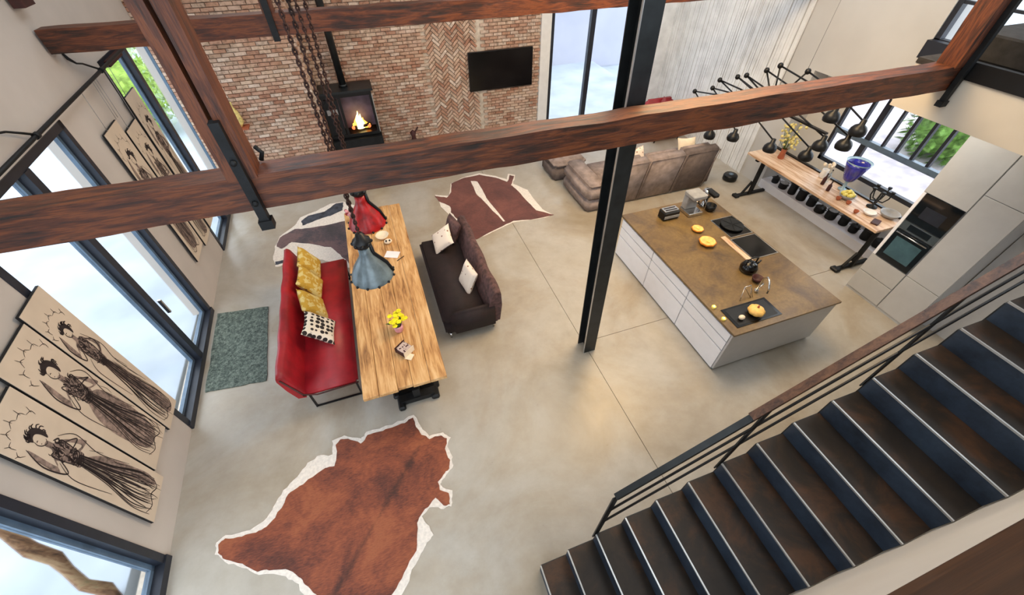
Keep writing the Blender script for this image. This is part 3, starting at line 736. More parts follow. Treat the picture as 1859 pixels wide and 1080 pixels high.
for yy in (by0+.06,by1-.06): MB().box(-1.73,-1.08,yy-.012,yy+.012,.0,.02).build('runner', M['black_metal'], rb)

def pillow(name, w, h, t, loc, rot, mat, label, group=None):
    b = MB(); n = 14; g = []
    for sgn in (1,-1):
        ids = []
        for i in range(n+1):
            for j in range(n+1):
                u = -1+2*i/n; v = -1+2*j/n; k = ((1-u**4)*(1-v**4))
                pin = 1-.09*(1-abs(u))*0-.07*(u*u*(1-v*v)+v*v*(1-u*u))*0
                xx = u*w/2*(1-.10*(1-v*v)*abs(u)**2*1.0); yy = v*h/2*(1-.10*(1-u*u)*abs(v)**2)
                zz = sgn*t/2*max(k,0)**.45+.006*noise.noise(Vector((xx*9,yy*9,sgn)))
                b.v.append((xx,yy,zz)); ids.append(len(b.v)-1)
        for i in range(n):
            for j in range(n):
                a = ids[i*(n+1)+j]; c = [a,ids[i*(n+1)+j+1],ids[(i+1)*(n+1)+j+1],ids[(i+1)*(n+1)+j]]
                b.f.append(c); b.sm.append(True); b.mi.append(0); b.rnd.append(0)
    o = b.build(name, mat, None, label, 'cushion', group); o.location = loc; o.rotation_euler = rot
    return o
GC = 'cushions along the red bench'
pillow('cushion',.5,.5,.16,(-1.60,6.12,.70),(R(8),R(62),R(6)),M['mustard'],'mustard patterned cushion at the far end of the red bench',GC)
pillow('cushion',.5,.5,.16,(-1.585,5.61,.70),(R(-6),R(60),R(-8)),M['mustard'],'mustard patterned cushion, second from the far end of the red bench',GC)
pillow('cushion',.48,.5,.15,(-1.55,5.08,.69),(R(4),R(56),R(14)),M['mustard'],'mustard patterned cushion partly behind the black and cream one',GC)
pillow('cushion',.5,.5,.15,(-1.46,4.56,.68),(R(-4),R(45),R(-6)),M['bw'],'cream cushion with black diamond spots on the red bench',GC)

# ------------------------------------------------------------------ brown sofa at the table
bs = thing('small_sofa', 'dark brown velvet sofa on the right side of the dining table', 'sofa', (.8,5.3,0))
MB().cbox(.34,1.2,4.25,6.45,.12,.34,.03).build('base', M['brown'], bs)
MB().cbox(.32,1.08,4.27,6.43,.33,.46,.05).build('seat', M['brown'], bs)
sec = [(1.02,.36),(1.10,.62),(1.16,.80),(1.22,.84),(1.29,.80),(1.30,.55),(1.26,.2),(1.05,.2)]
b = MB(); n = len(sec); nY = 22
for j in range(nY+1):
    y = 4.22+2.26*j/nY
    for x,z in sec: b.v.append((x+.012*math.sin(j*.8), y, z+.02*math.sin(j*.55)*(z>.5)))
for j in range(nY):
    for k in range(n): b.f.append([j*n+k,j*n+(k+1)%n,(j+1)*n+(k+1)%n,(j+1)*n+k]); b.sm.append(True); b.mi.append(0); b.rnd.append(0)
for j in (0,nY): b.f.append([j*n+k for k in range(n)]); b.sm.append(False); b.mi.append(0); b.rnd.append(0)
b.build('backrest', M['brown_lit'], bs)
MB().cbox(.45,1.22,4.18,4.32,.12,.6,.05).build('arm', M['brown'], bs)
MB().cbox(.75,1.22,6.38,6.5,.12,.62,.05).build('arm', M['brown'], bs)
for xx in (.42,1.16):
    for yy in (4.28,6.4): MB().lathe([(.018,0),(.025,.12)],(xx,yy,0),10).build('leg', M['chrome'], bs)
pillow('cushion',.46,.46,.14,(.74,6.1,.64),(R(22),R(-38),R(-16)),M['floral'],'cream flower print cushion at the far end of the brown sofa')
pillow('cushion',.46,.46,.13,(.93,4.95,.62),(R(-4),R(-66),R(12)),M['floral'],'cream cushion leaning on the back of the brown sofa near its front')
pillow('cushion',.42,.42,.16,(.98,6.38-.12,.72),(R(10),R(-70),R(4)),M['brown_lit'],'dark plum cushion in the far corner of the brown sofa')

# ------------------------------------------------------------------ rugs
def wobble(poly, amp, sub=4, seed=0):
    out = []; n = len(poly)
    for i in range(n):
        a, b = Vector(poly[i]), Vector(poly[(i+1)%n]); d = b-a; nn = Vector((-d.y,d.x))
        if nn.length: nn.normalize()
        for k in range(sub):
            t = k/sub; p = a+d*t; q = noise.noise(Vector((p.x*11+seed,p.y*11,seed)))*amp+noise.noise(Vector((p.x*35,p.y*35,seed)))*amp*.5
            out.append(tuple(p+nn*q))
    return out
def cowhide(label, white, brown, mats, seed, extra=()):
    cx = sum(p[0] for p in white)/len(white); cy = sum(p[1] for p in white)/len(white)
    o = MB().prism(wobble(white,.025,4,seed),.001,.008).build('cowhide_rug', M['hair_w'], None, label, 'rug', off=(cx,cy,0))
    o['_w'] = [cx,cy,0]
    for i,(pl,mt,z) in enumerate([(brown,mats,.012)]+list(extra)):
        MB().prism(wobble(pl,.022,4,seed+5+i),.008,z).build('hair_patch', mt, o)
    return o
h1 = [(-0.44,3.04),(-0.56,2.99),(-0.74,2.99),(-0.91,2.98),(-1.07,2.98),(-1.17,2.89),(-1.33,3.02),(-1.43,3.04),(-1.49,2.98),(-1.49,2.79),(-1.52,2.7),(-1.64,2.71),(-1.84,2.62),(-1.98,2.57),(-2.1,2.48),(-2.22,2.29),(-2.31,2.22),(-2.42,2.2),(-2.57,2.21),(-2.75,2.24),(-2.82,2.2),(-2.81,2.11),(-2.72,2.02),(-2.54,1.9),(-2.37,1.76),(-2.25,1.74),(-2.07,1.7),(-1.93,1.57),(-1.87,1.47),(-1.76,1.33),(-1.68,1.16),(-1.41,0.99),(-1.13,1.01),(-0.98,1.07),(-0.84,1.22),(-0.68,1.39),(-0.63,1.61),(-0.59,1.72),(-0.5,1.78),(-0.36,1.87),(-0.28,1.75),(-0.2,1.74),(-0.19,1.87),(-0.27,1.95),(-0.29,2.05),(-0.2,2.11),(-0.12,2.17),(-0.08,2.27),(-0.11,2.44),(-0.05,2.58),(-0.12,2.65),(-0.28,2.64),(-0.37,2.74),(-0.42,2.88)]
h1w = [(-0.42,3.07),(-0.73,3.03),(-1.09,3.04),(-1.17,2.95),(-1.38,3.09),(-1.53,3.06),(-1.54,2.86),(-1.74,2.91),(-1.85,2.85),(-1.98,2.71),(-2.14,2.59),(-2.24,2.42),(-2.31,2.32),(-2.49,2.24),(-2.75,2.27),(-2.85,2.23),(-2.84,2.11),(-2.73,1.99),(-2.54,1.87),(-2.36,1.73),(-2.07,1.62),(-1.95,1.49),(-1.84,1.26),(-1.63,1.04),(-1.31,0.91),(-1.08,0.95),(-0.9,1.04),(-0.78,1.17),(-0.63,1.34),(-0.55,1.43),(-0.46,1.48),(-0.49,1.59),(-0.55,1.72),(-0.44,1.8),(-0.32,1.73),(-0.19,1.71),(-0.15,1.88),(-0.26,2.01),(-0.19,2.07),(-0.07,2.16),(-0.04,2.3),(-0.06,2.45),(-0.0,2.57),(-0.08,2.68),(-0.27,2.69),(-0.34,2.81)]
h2 = [(1.08,8.62),(1.34,8.45),(1.48,8.66),(1.57,9.04),(1.94,9.2),(2.32,9.21),(2.68,8.94),(2.88,8.66),(3.04,8.96),(3.12,8.87),(2.91,8.49),(2.97,8.28),(3.01,7.81),(3.09,7.29),(3.39,7.0),(2.85,7.01),(2.48,7.09),(2.11,6.96),(1.75,6.81),(1.55,6.73),(1.38,7.04),(1.37,7.48),(1.29,7.85),(1.32,8.11),(1.12,8.38)]
h2w = [(1.05,8.71),(1.36,8.55),(1.53,9.09),(1.97,9.3),(2.35,9.35),(2.72,9.07),(2.94,8.82),(3.05,9.07),(3.21,8.96),(3.02,8.56),(3.26,8.17),(3.26,7.65),(3.29,7.27),(3.43,6.98),(3.16,6.94),(2.45,7.01),(1.73,6.74),(1.5,6.71),(1.3,7.07),(1.18,7.78),(1.07,8.15),(1.09,8.49)]
h2 = [(2.15+(x-2.15)*1.045, 7.95+(y-7.95)*1.04) for x,y in h2]
h2s = [(2.05,9.05),(2.2,8.95),(2.2,8.42),(2.19,8.16),(2.31,7.11),(2.27,7.1),(2.08,8.09),(2.0,8.41)]
h3w = [(-2.53,7.41),(-2.51,7.85),(-2.44,8.18),(-2.15,8.5),(-2.04,8.79),(-1.68,8.95),(-1.37,9.15),(-1.05,9.14),(-0.65,8.66),(-0.75,6.82),(-1.04,6.57),(-1.31,6.87),(-1.7,7.15),(-2.01,7.22),(-2.32,7.16),(-2.48,7.17)]
h3a = [(-2.01,8.63),(-1.86,8.8),(-1.5,8.84),(-1.24,9.11),(-1.07,9.1),(-1.11,8.77),(-1.38,8.63),(-1.62,8.58),(-1.8,8.51),(-1.97,8.44)]
h3b = [(-2.49,7.84),(-2.44,8.14),(-2.14,8.35),(-1.86,8.29),(-1.4,8.28),(-0.98,8.31),(-0.72,7.78),(-0.79,6.92),(-1.08,6.75),(-1.24,7.13),(-1.42,7.43),(-1.86,7.73),(-2.19,7.89),(-2.38,7.72)]
h3c = [(-2.48,7.32),(-2.33,7.32),(-2.32,7.23),(-2.46,7.22)]
cowhide('large chestnut cowhide with white edges in the foreground', h1w, h1, M['hide1'], 1)
cowhide('chestnut cowhide with a white spine streak beyond the brown sofa', h2w, h2, M['hide2'], 2, [(h2s,M['hair_w'],.0125)])
cowhide('black and white cowhide beyond the red bench', h3w, h3b, M['hide3'], 3, [(h3a,M['hide3b'],.012),(h3c,M['hide3b'],.012)])
m_ = [(-3.30,4.47),(-2.45,4.385),(-2.53,6.04),(-3.36,6.15)]
MB().prism(wobble(m_,.012,14,9),.001,.018).build('doormat', M['mat'], None, 'mottled green grey doormat in front of the sliding doors', 'mat', off=(-2.95,5.26,0))

# ------------------------------------------------------------------ pendants over the table
def chain(p0, p1, name, parent, mat, pitch=.04, r=.011):
    b = MB(); p0, p1 = Vector(p0), Vector(p1); L_ = (p1-p0).length; n = int(L_/pitch)
    for i in range(n):
        c = p0.lerp(p1,(i+.5)/n); ring = []
        for k in range(8):
            a = 2*math.pi*k/8; e = math.cos(a)*.013; z = math.sin(a)*.028
            ring.append(c+(Vector((e,0,z)) if i%2 else Vector((0,e,z))))
        ring.append(ring[0]); b.tube(ring, r*.7, 4, False)
    return b.build(name, mat, parent, kind='stuff')
def pendant(x, y, zr, R_, mat, label, spread):
    o = thing('pendant_lamp', label, 'lamp', (x,y,zr), group='industrial pendants over the dining table')
    P = [(R_,0),(R_*1.0,.025),(R_*.93,.06),(R_*.78,.15),(R_*.5,.25),(R_*.33,.31),(R_*.28,.36),(R_*.26,.46)]
    inner = [(r-.006,z-.004) for r,z in reversed(P)]
    MB().lathe(P+inner,(x,y,zr),28,cap=False).build('shade', mat, o)
    s = MB(); s.lathe([(.072,.44),(.1,.47),(.1,.53),(.06,.56),(.04,.62),(.001,.63)],(x,y,zr),14)
    for k in range(8):
        a = k*math.pi/4; s.ball((x+.1*math.cos(a),y+.1*math.sin(a),zr+.5),.022,6,4)
    s.build('socket_cap', M['black_metal'], o)
    for k in range(12):
        a = k*math.pi/6+.2; MB().ball((x+(R_+.008)*math.cos(a),y+(R_+.008)*math.sin(a),zr+.012),.017,6,4).build('rim_bolt', M['black_metal'], o)
    s = MB(); s.tube([(x+R_*1.0*math.cos(-.1),y-R_*.1,zr+.03),(x+R_*.80,y,zr+.16),(x+R_*.36,y,zr+.32),(x+R_*.3,y,zr+.5)],.022,6)
    s.build('side_bracket', M['black_metal'], o)
    for dx,dy in spread: chain((x,y,zr+.62),(x+dx,y+dy,6.25),'chain',o,M['chain'])
    MB().ball((x,y,zr+.1),.05,10,7).build('bulb', M['cream'], o)
    return o
pendant(-.415,3.87,2.03,.245,M['shade_grey'],'blue grey metal pendant lamp with black cap over the oak table',[(-.02,.0),(.1,.1)])
pendant(-.36,4.78,2.15,.24,M['shade_red'],'red enamel pendant lamp just under the tie beam',[(-.04,.0),(.1,.12)])

# ------------------------------------------------------------------ things on the table
ZT = .783
fv = thing('flower_pot', 'pink pot with bright yellow flowers on the oak table', 'flowers', (-.33,4.02,ZT))
MB().lathe([(.045,0),(.062,.02),(.068,.09),(.06,.12),(.052,.12),(.05,.02),(.001,.02)],(-.33,4.02,ZT),18,cap=False).build('pot', M['pink'], fv)
rr = random.Random(9); lf = MB()
for k in range(22):
    a = rr.uniform(0,6.28); r0 = rr.uniform(.03,.12); z = ZT+.13+rr.uniform(0,.05)
    p = Vector((-.33+r0*math.cos(a),4.05+r0*math.sin(a),z)); d = Vector((math.cos(a),math.sin(a),.3))*.05; e = Vector((-math.sin(a),math.cos(a),0))*.02
    lf.add([p-d,p+e,p+d,p-e],[(0,1,2,3)])
lf.tube([(-.33,4.02,ZT+.03),(-.33,4.03,ZT+.15)],.03,6); lf.build('leaves', M['green'], fv)
for k in range(20):
    a = rr.uniform(0,6.28); r0 = .125*math.sqrt(rr.random()); c = Vector((-.33+r0*math.cos(a),4.06+r0*math.sin(a),ZT+.2+rr.uniform(-.02,.05))); b = MB()
    for q in range(6):
        t_ = q*math.pi/3; p = c+Vector((math.cos(t_),math.sin(t_),.15))*.02; b.ball(p,.02,6,4,(1,1,.5))
    b.ball(c+Vector((0,0,.008)),.013,6,4); b.build('flower', M['yellow_fl'], fv)
nb = thing('napkin_box', 'square patterned box of napkins near the front of the oak table', 'box', (-.31,3.62,ZT), R(38), world=False)
MB().cbox(-.085,.085,-.085,.085,0,.075,.004).build('box', M['umber'], nb)
MB().box(-.075,.075,-.075,.075,.075,.09).build('napkins', M['napkin'], nb)
for a in (-1,1): MB().box(-.09,.09,a*.088-.004,a*.088+.004,0,.1).build('side', M['cream'] if a < 0 else M['umber'], nb)
MB().box(-.12,-.02,-.15,-.05,.0,.006,Matrix.Rotation(.3,4,'Z')).build('loose_napkin', M['cream'], nb)
o = MB().box(-.12,.12,-.085,.085,0,.004).build('paper_sheet', M['paper'], None, 'white sheet of paper on the oak table behind the grey lamp', 'paper'); o.location = (-.2,5.78,ZT); o.rotation_euler = (0,0,R(-25))
o = MB().tube([(-.08,0,.006),(.08,0,.006)],.006,6).build('pen', M['black_metal'], None, 'black pen beside the white paper', 'pen'); o.location = (-.08,5.62,ZT); o.rotation_euler = (0,0,R(35))
def bowl(x, y, z, r, h, mat, name, label, cat='bowl', group=None, inner=None):
    P = [(r*.35,0),(r*.6,h*.12),(r*.88,h*.55),(r,h),(r*.94,h),(r*.8,h*.55),(r*.5,h*.2),(.001,h*.16)]
    return MB().lathe(P,(x,y,z),20,cap=False).build(name, mat, None, label, cat, group, off=(x,y,z))
bowl(-.30,6.32,ZT,.12,.07,M['cream'],'bowl','cream bowl on the oak table beside the grey lamp chain')
bowl(-.46,6.55,ZT,.09,.06,M['lemon'],'bowl','small yellow bowl behind the cream bowl on the oak table')
pg = thing('shell_ornament', 'small cream shell ornament with dark openings on the oak table', 'ornament', (-.22,6.12,ZT))
MB().ball((-.22,6.12,ZT+.045),.06,12,8,(1.2,.9,.75)).build('shell', M['cream'], pg)
for dx in (-.03,.03): MB().ball((-.22+dx,6.09,ZT+.08),.018,8,5).build('opening', M['ink'], pg)
ph_ = thing('flower_vase', 'glass vase of pink flowers left of the red lamp', 'flowers', (-.78,7.0,ZT))
MB().lathe([(.04,0),(.05,.02),(.035,.1),(.05,.18),(.045,.18),(.03,.1),(.001,.02)],(-.78,7.0,ZT),14,cap=False).build('vase', M['clear'], ph_)
for k in range(9):
    a = rr.uniform(0,6.28); MB().ball((-.78+.06*math.cos(a),7.0+.06*math.sin(a),ZT+.2+rr.uniform(0,.08)),.032,8,5).build('flower', M['pink'] if k%3 else M['red'], ph_)

# ------------------------------------------------------------------ kitchen island
il = thing('kitchen_island', 'white kitchen island with brown stone worktop', 'kitchen island', (5.05,3.8,0))
ix0, ix1, iy0, iy1 = 4.09, 6.02, 2.29, 5.33
MB().box(ix0+.02,ix1-.02,iy0+.02,iy1-.02,.0,.86).build('body', M['shade_grey'], il)
MB().box(ix0-.02,ix1+.03,iy0-.03,iy1+.02,.875,.91,None,.004).build('worktop', M['stone'], il)
MB().box(ix0+.03,ix1-.03,iy0+.03,iy1-.03,.855,.876).build('shadow_gap', M['black_metal'], il)
ysp = [iy0+.03, 3.27, 4.27, iy1-.02]
for a,b in zip(ysp[:-1],ysp[1:]):
    for z0,z1 in ((.03,.465),(.485,.66),(.68,.84)):
        MB().box(ix0-.0,ix0+.025,a+.007,b-.007,z0,z1,None,.003).build('drawer_front', M['white_gloss'], il)
MB().box(ix0+.0,ix1-.0,iy0-.005,iy0+.025,.06,.855).build('end_panel', M['grey_door'], il)
ZI = .911
def slab(x0,x1,y0,y1,z0,z1,mat,name,label,cat,ch=.003):
    return MB().cbox(x0,x1,y0,y1,z0,z1,ch).build(name, mat, None, label, cat, off=((x0+x1)/2,(y0+y1)/2,z0))
# hobs: gas module and glass module
gh = thing('gas_hob', 'black gas hob with pan supports, farther of the two hobs', 'hob', (5.88,4.35,ZI))
MB().box(5.55,6.0,4.1,4.62,ZI,ZI+.012).build('hob_plate', M['screen'], gh)
s = MB()
for k in range(6): a = k*math.pi/3; s.bar((5.78,4.36,ZI+.045),(5.78+.18*math.cos(a),4.36+.2*math.sin(a),ZI+.045),.014,.02)
s.lathe([(.19,.03),(.2,.03),(.2,.05),(.19,.05)],(5.78,4.36,ZI),18); s.build('pan_support', M['iron'], gh)
MB().lathe([(.06,.01),(.06,.035),(.001,.04)],(5.78,4.36,ZI),14).build('burner', M['greyc'], gh)
MB().box(5.53,6.02,4.08,4.64,ZI,ZI+.008).build('steel_frame', M['chrome'], gh)
gg = thing('ceramic_hob', 'black glass hob, nearer of the two hobs', 'hob', (5.8,3.78,ZI))
MB().box(5.5,6.0,3.5,4.03,ZI,ZI+.01).build('glass_plate', M['screen'], gg)
MB().box(5.48,6.02,3.48,4.05,ZI,ZI+.008).build('steel_frame', M['chrome'], gg)
slab(5.36,5.46,3.45,4.15,ZI,ZI+.018,M['bar_top'],'chopping_board','long pale wooden board beside the black glass hob','board')
ts = thing('toaster', 'black and chrome toaster on the far end of the island', 'toaster', (4.87,5.05,ZI))
MB().cbox(4.68,5.02,4.9,5.1,ZI,ZI+.17,.02).build('body', M['black_metal'], ts)
MB().box(4.7,5.0,4.93,5.07,ZI+.17,ZI+.185).build('top_plate', M['chrome'], ts)
for yy in (4.97,5.03): MB().box(4.73,4.97,yy-.012,yy+.012,ZI+.183,ZI+.188).build('slot', M['ink'], ts)
MB().box(4.69,5.01,4.89,4.9,ZI+.05,ZI+.10).build('front_band', M['greyc'], ts)
cm = thing('coffee_machine', 'chrome espresso machine standing beside the toaster', 'coffee machine', (5.4,4.92,ZI))
MB().cbox(5.2,5.5,4.85,5.15,ZI,ZI+.07,.01).build('base', M['chrome'], cm); MB().cbox(5.22,5.48,5.02,5.15,ZI+.07,ZI+.34,.01).build('boiler', M['greyc'], cm)
MB().cbox(5.2,5.5,4.86,5.15,ZI+.34,ZI+.42,.015).build('head', M['greyc'], cm)
MB().lathe([(.035,0),(.035,.06)],(5.35,4.92,ZI+.28),12).build('group_head', M['chrome'], cm)
MB().tube([(5.35,4.92,ZI+.27),(5.35,4.78,ZI+.26)],.012,6).build('portafilter', M['black_metal'], cm)
MB().tube([(5.47,4.9,ZI+.34),(5.5,4.85,ZI+.25),(5.5,4.84,ZI+.12)],.006,6).build('steam_wand', M['chrome'], cm)
gr = thing('food_mixer', 'chrome and black mixer right of the espresso machine', 'mixer', (5.75,5.12,ZI))
MB().lathe([(.08,0),(.09,.03),(.05,.06),(.06,.2),(.09,.24),(.1,.3),(.07,.36),(.001,.37)],(5.72,5.1,ZI),16).build('body', M['chrome'], gr)
MB().lathe([(.05,0),(.09,.03),(.1,.12),(.095,.12),(.08,.03),(.001,.02)],(5.74,4.93,ZI),16,cap=False).build('bowl', M['black_metal'], gr)
MB().cbox(5.66,5.78,4.86,5.12,ZI+.3,ZI+.38,.02).build('arm', M['black_metal'], gr)
def squash(x, y, r, label, name='halved_squash'):
    o = thing(name, label, 'squash', (x,y,ZI))
    b = MB(); n = 24; prof = [(.3,0),(.8,.12),(1,.35),(.96,.5),(.9,.52)]
    vs = []; fs = []
    for rr_,z in prof:
        for i in range(n):
            a = 2*math.pi*i/n; k = 1+.05*math.cos(8*a); vs.append((x+r*rr_*k*math.cos(a),y+r*rr_*k*math.sin(a),ZI+z*r))
    for j in range(len(prof)-1):
        for i in range(n): fs.append((j*n+i,j*n+(i+1)%n,(j+1)*n+(i+1)%n,(j+1)*n+i))
    b.add(vs,fs,True); b.build('rind', M['orange'], o)
    MB().lathe([(r*.9,.51*r),(r*.5,.50*r),(r*.35,.40*r),(.001,.36*r)],(x,y,ZI),24,cap=False).build('flesh', M['pulp'], o)
    s = MB(); rs = random.Random(int(x*100))
    for k in range(10): a = rs.uniform(0,6.28); s.ball((x+r*.28*rs.random()*math.cos(a),y+r*.28*rs.random()*math.sin(a),ZI+.42*r),.014,6,4)
    s.build('seeds', M['lemon'], o, kind='stuff'); return o
squash(5.11,4.47,.105,'smaller orange squash half on the island')
squash(5.02,4.09,.145,'larger pale squash half on the island')
kt = thing('kettle', 'black glossy kettle near the sink of the island', 'kettle', (5.2,3.3,ZI))
MB().lathe([(.10,0),(.13,.02),(.135,.08),(.10,.15),(.05,.17),(.02,.175),(.02,.2),(.001,.205)],(5.2,3.3,ZI),20).build('body', M['screen'], kt)
MB().tube([(5.32,3.3,ZI+.08),(5.37,3.3,ZI+.13),(5.4,3.3,ZI+.16)],[.022,.016,.012],8).build('spout', M['screen'], kt)
MB().tube([(5.1,3.3,ZI+.13),(5.1,3.3,ZI+.24),(5.2,3.3,ZI+.28),(5.3,3.3,ZI+.24),(5.3,3.3,ZI+.13)],.012,7).build('handle', M['black_metal'], kt)
fc = thing('kitchen_tap', 'arched chrome tap over the black sink', 'tap', (4.97,2.86,ZI))
MB().tube([(4.97,2.86,ZI),(4.97,2.86,ZI+.28),(4.95,2.8,ZI+.36),(4.9,2.72,ZI+.36),(4.88,2.66,ZI+.28),(4.88,2.65,ZI+.2)],.014,8).build('spout', M['chrome'], fc)
MB().lathe([(.03,0),(.03,.05)],(4.97,2.86,ZI),12).build('base', M['chrome'], fc); MB().tube([(5.0,2.86,ZI+.08),(5.08,2.88,ZI+.12)],.008,6).build('lever', M['chrome'], fc)
rk = thing('wire_rack', 'folded wire plate rack between kettle and sink', 'rack', (4.72,2.88,ZI))
s = MB()
for dx in (0,.2): s.tube([(4.6+dx,2.78,ZI+.005),(4.7+dx*.6,2.88,ZI+.17),(4.8+dx*.2,2.78,ZI+.005)],.006,6)
s.tube([(4.7,2.88,ZI+.17),(4.82,2.88,ZI+.17)],.006,6); s.build('wires', M['chrome'], rk)
ft = thing('fruit_glass_bowl', 'small smoked glass bowl between the kettle and the tap', 'bowl', (5.15,3.05,ZI))
MB().lathe([(.03,0),(.07,.03),(.085,.08),(.08,.08),(.065,.035),(.001,.015)],(5.15,3.05,ZI),18,cap=False).build('bowl', M['umber'], ft)
sk = thing('sink', 'black inset sink at the near end of the island', 'sink', (4.55,2.5,ZI))
MB().box(4.2,5.0,2.36,2.72,ZI,ZI+.008).build('rim', M['screen'], sk); MB().box(4.25,4.95,2.39,2.69,ZI+.008,ZI+.010).build('basin', M['black_metal'], sk)
pk = thing('pumpkin', 'pale orange ribbed pumpkin on the black sink', 'pumpkin', (4.62,2.5,ZI+.01))
b = MB(); n = 32; vs = []; fs = []
for j in range(9):
    a = math.pi*j/8
    for i in range(n):
        t_ = 2*math.pi*i/n; k = .11*math.sin(a)*(1+.09*abs(math.cos(4*t_))); vs.append((4.62+k*math.cos(t_),2.5+k*math.sin(t_),ZI+.01+.065-.065*math.cos(a)+.0))
for j in range(8):
    for i in range(n): fs.append((j*n+i,j*n+(i+1)%n,(j+1)*n+(i+1)%n,(j+1)*n+i))
b.add(vs,fs,True); b.build('flesh', M['pulp'], pk); MB().tube([(4.62,2.5,ZI+.13),(4.63,2.51,ZI+.17)],[.018,.012],6).build('stalk', M['terra'], pk)
MB().ball((0,0,.035),.045,12,8,(1.1,.9,.75)).build('garlic_bulb', M['cream'], None, 'small whitish gourd left of the pumpkin', 'vegetable', off=None).location = (4.36,2.48,ZI+.01)
for i,(x,y,lb) in enumerate(((4.14,2.80,'glowing tealight on the island edge, farther one'),(4.12,2.56,'glowing tealight on the island edge, nearer one'))):
    tl = thing('tealight', lb, 'candle', (x,y,ZI)); MB().lathe([(.03,0),(.032,.03),(.028,.03),(.001,.02)],(x,y,ZI),14,cap=False).build('glass_cup', M['lemon'], tl)
    MB().ball((x,y,ZI+.03),.014,8,6,(1,1,1.5)).build('flame', M['glow'], tl)

# ------------------------------------------------------------------ tall kitchen cabinets
kx = 7.71
kc = thing('oven_cabinet', 'tall pale grey cabinet housing the two built in ovens', 'cabinet', (8.1,2.7,0))
MB().box(kx+.02,8.45,2.42,3.03,0,3.3).build('carcass', M['grey_door'], kc)
for z0,z1 in ((.06,.44),(.455,.80)): MB().box(kx,kx+.022,2.425,3.025,z0,z1,None,.002).build('drawer_front', M['grey_door'], kc)
MB().box(kx,kx+.022,2.425,3.025,2.02,3.29,None,.002).build('door', M['grey_door'], kc)
MB().box(kx,kx+.022,2.98,3.025,.81,2.01).build('filler_strip', M['white_gloss'], kc)
ov = MB().box(kx-.012,kx+.03,2.43,2.97,.82,1.38).build('oven', M['oven_glass'], kc)
MB().box(kx-.016,kx-.011,2.50,2.90,.92,1.27).build('oven_window', M['oven_win'], ov); MB().tube([(kx-.04,2.46,1.34),(kx-.04,2.94,1.34)],.01,6).build('oven_handle', M['chrome'], ov)
ov = MB().box(kx-.012,kx+.03,2.43,2.97,1.55,2.01).build('compact_oven', M['oven_glass'], kc)
MB().box(kx-.015,kx-.011,2.55,2.85,1.66,1.85).build('oven_window', M['frame'], ov)
MB().box(kx-.01,kx+.03,2.43,2.97,1.40,1.54).build('control_panel', M['chrome'], kc); MB().box(kx-.013,kx-.009,2.53,2.86,1.42,1.52).build('display', M['oven_glass'], kc)
kf = thing('fridge_cabinet', 'tall pale grey cabinet with plain doors right of the ovens', 'cabinet', (8.1,2.15,0))
MB().box(kx+.02,8.45,1.89,2.415,0,3.3).build('carcass', M['grey_door'], kf)
for z0,z1 in ((.06,.79),(.80,2.3),(2.31,3.29)): MB().box(kx,kx+.022,1.895,2.41,z0,z1,None,.002).build('door', M['grey_door'], kf)

# ------------------------------------------------------------------ bar table and what stands on it
bt = thing('bar_table', 'long pale oak bar table on black cast iron legs by the window', 'table', (8.4,4.9,0))
for a,b in ((7.99,8.25),(8.255,8.52),(8.525,8.785)): MB().box(a,b,3.3,6.48,.95,1.0,None,.004).build('plank', M['bar_top'], bt)
for yy in (3.42,6.22):
    s = MB(); s.box(8.05,8.76,yy-.04,yy+.04,.88,.95); s.box(7.88,8.74,yy-.045,yy+.045,0,.06,None,.015)
    s.cbox(7.83,7.95,yy-.08,yy+.08,0,.07,.02)
    s.bar((8.22,yy-.05,.05),(8.22,yy-.05,.9),.05,.05,(1,0,0)); s.bar((8.40,yy+.05,.05),(8.40,yy+.05,.9),.05,.05,(1,0,0))
    s.bar((8.05,yy,.06),(8.22,yy,.35),.04,.04); s.build('leg', M['iron'], bt)
MB().box(8.72,8.785,3.32,6.46,1.0,1.03).build('back_strip', M['black_metal'], bt)
ZB = 1.002
bb = thing('blue_glass_bowl', 'tall cobalt blue glass bowl by the kitchen window', 'bowl', (8.62,4.56,ZB))
MB().lathe([(.08,0),(.10,.02),(.14,.12),(.185,.28),(.205,.36),(.195,.36),(.175,.28),(.13,.12),(.001,.04)],(8.62,4.56,ZB+.2),26,cap=False).build('bowl', M['blueglass'], bb)
MB().lathe([(.202,.36),(.222,.39),(.19,.36)],(8.62,4.56,ZB+.2),26,cap=False).build('rim', M['paleglass'], bb)
MB().lathe([(.08,0),(.08,.015),(.03,.03),(.025,.15),(.08,.21)],(8.62,4.56,ZB),16).build('stem', M['paleglass'], bb)
bq = thing('blossom_bouquet', 'cream blossom bouquet in a glass vase at the far end of the bar table', 'flowers', (8.45,6.0,ZB))
MB().lathe([(.06,0),(.07,.02),(.05,.15),(.06,.22),(.055,.22),(.04,.15),(.001,.02)],(8.45,6.0,ZB),14,cap=False).build('vase', M['terra'], bq)
rr = random.Random(12); st_ = MB(); fl_ = MB()
for k in range(70):
    a = rr.uniform(0,6.28); r0 = rr.uniform(.03,.24); z = ZB+.25+rr.uniform(.05,.5); p = (8.45+r0*math.cos(a),6.0+r0*math.sin(a),z)
    fl_.ball(p,rr.uniform(.018,.034),6,4)
    if k%3 == 0: st_.tube([(8.45,6.0,ZB+.15),p],.004,4)
st_.build('stems', M['green'], bq, kind='stuff'); fl_.build('blossoms', M['cream_fl'], bq, kind='stuff')
lb = thing('lemon_bowl', 'bowl heaped with lemons in the middle of the bar table', 'bowl', (8.38,4.28,ZB))
MB().lathe([(.06,0),(.12,.04),(.15,.1),(.14,.1),(.1,.04),(.001,.02)],(8.38,4.28,ZB),18,cap=False).build('bowl', M['greyc'], lb)
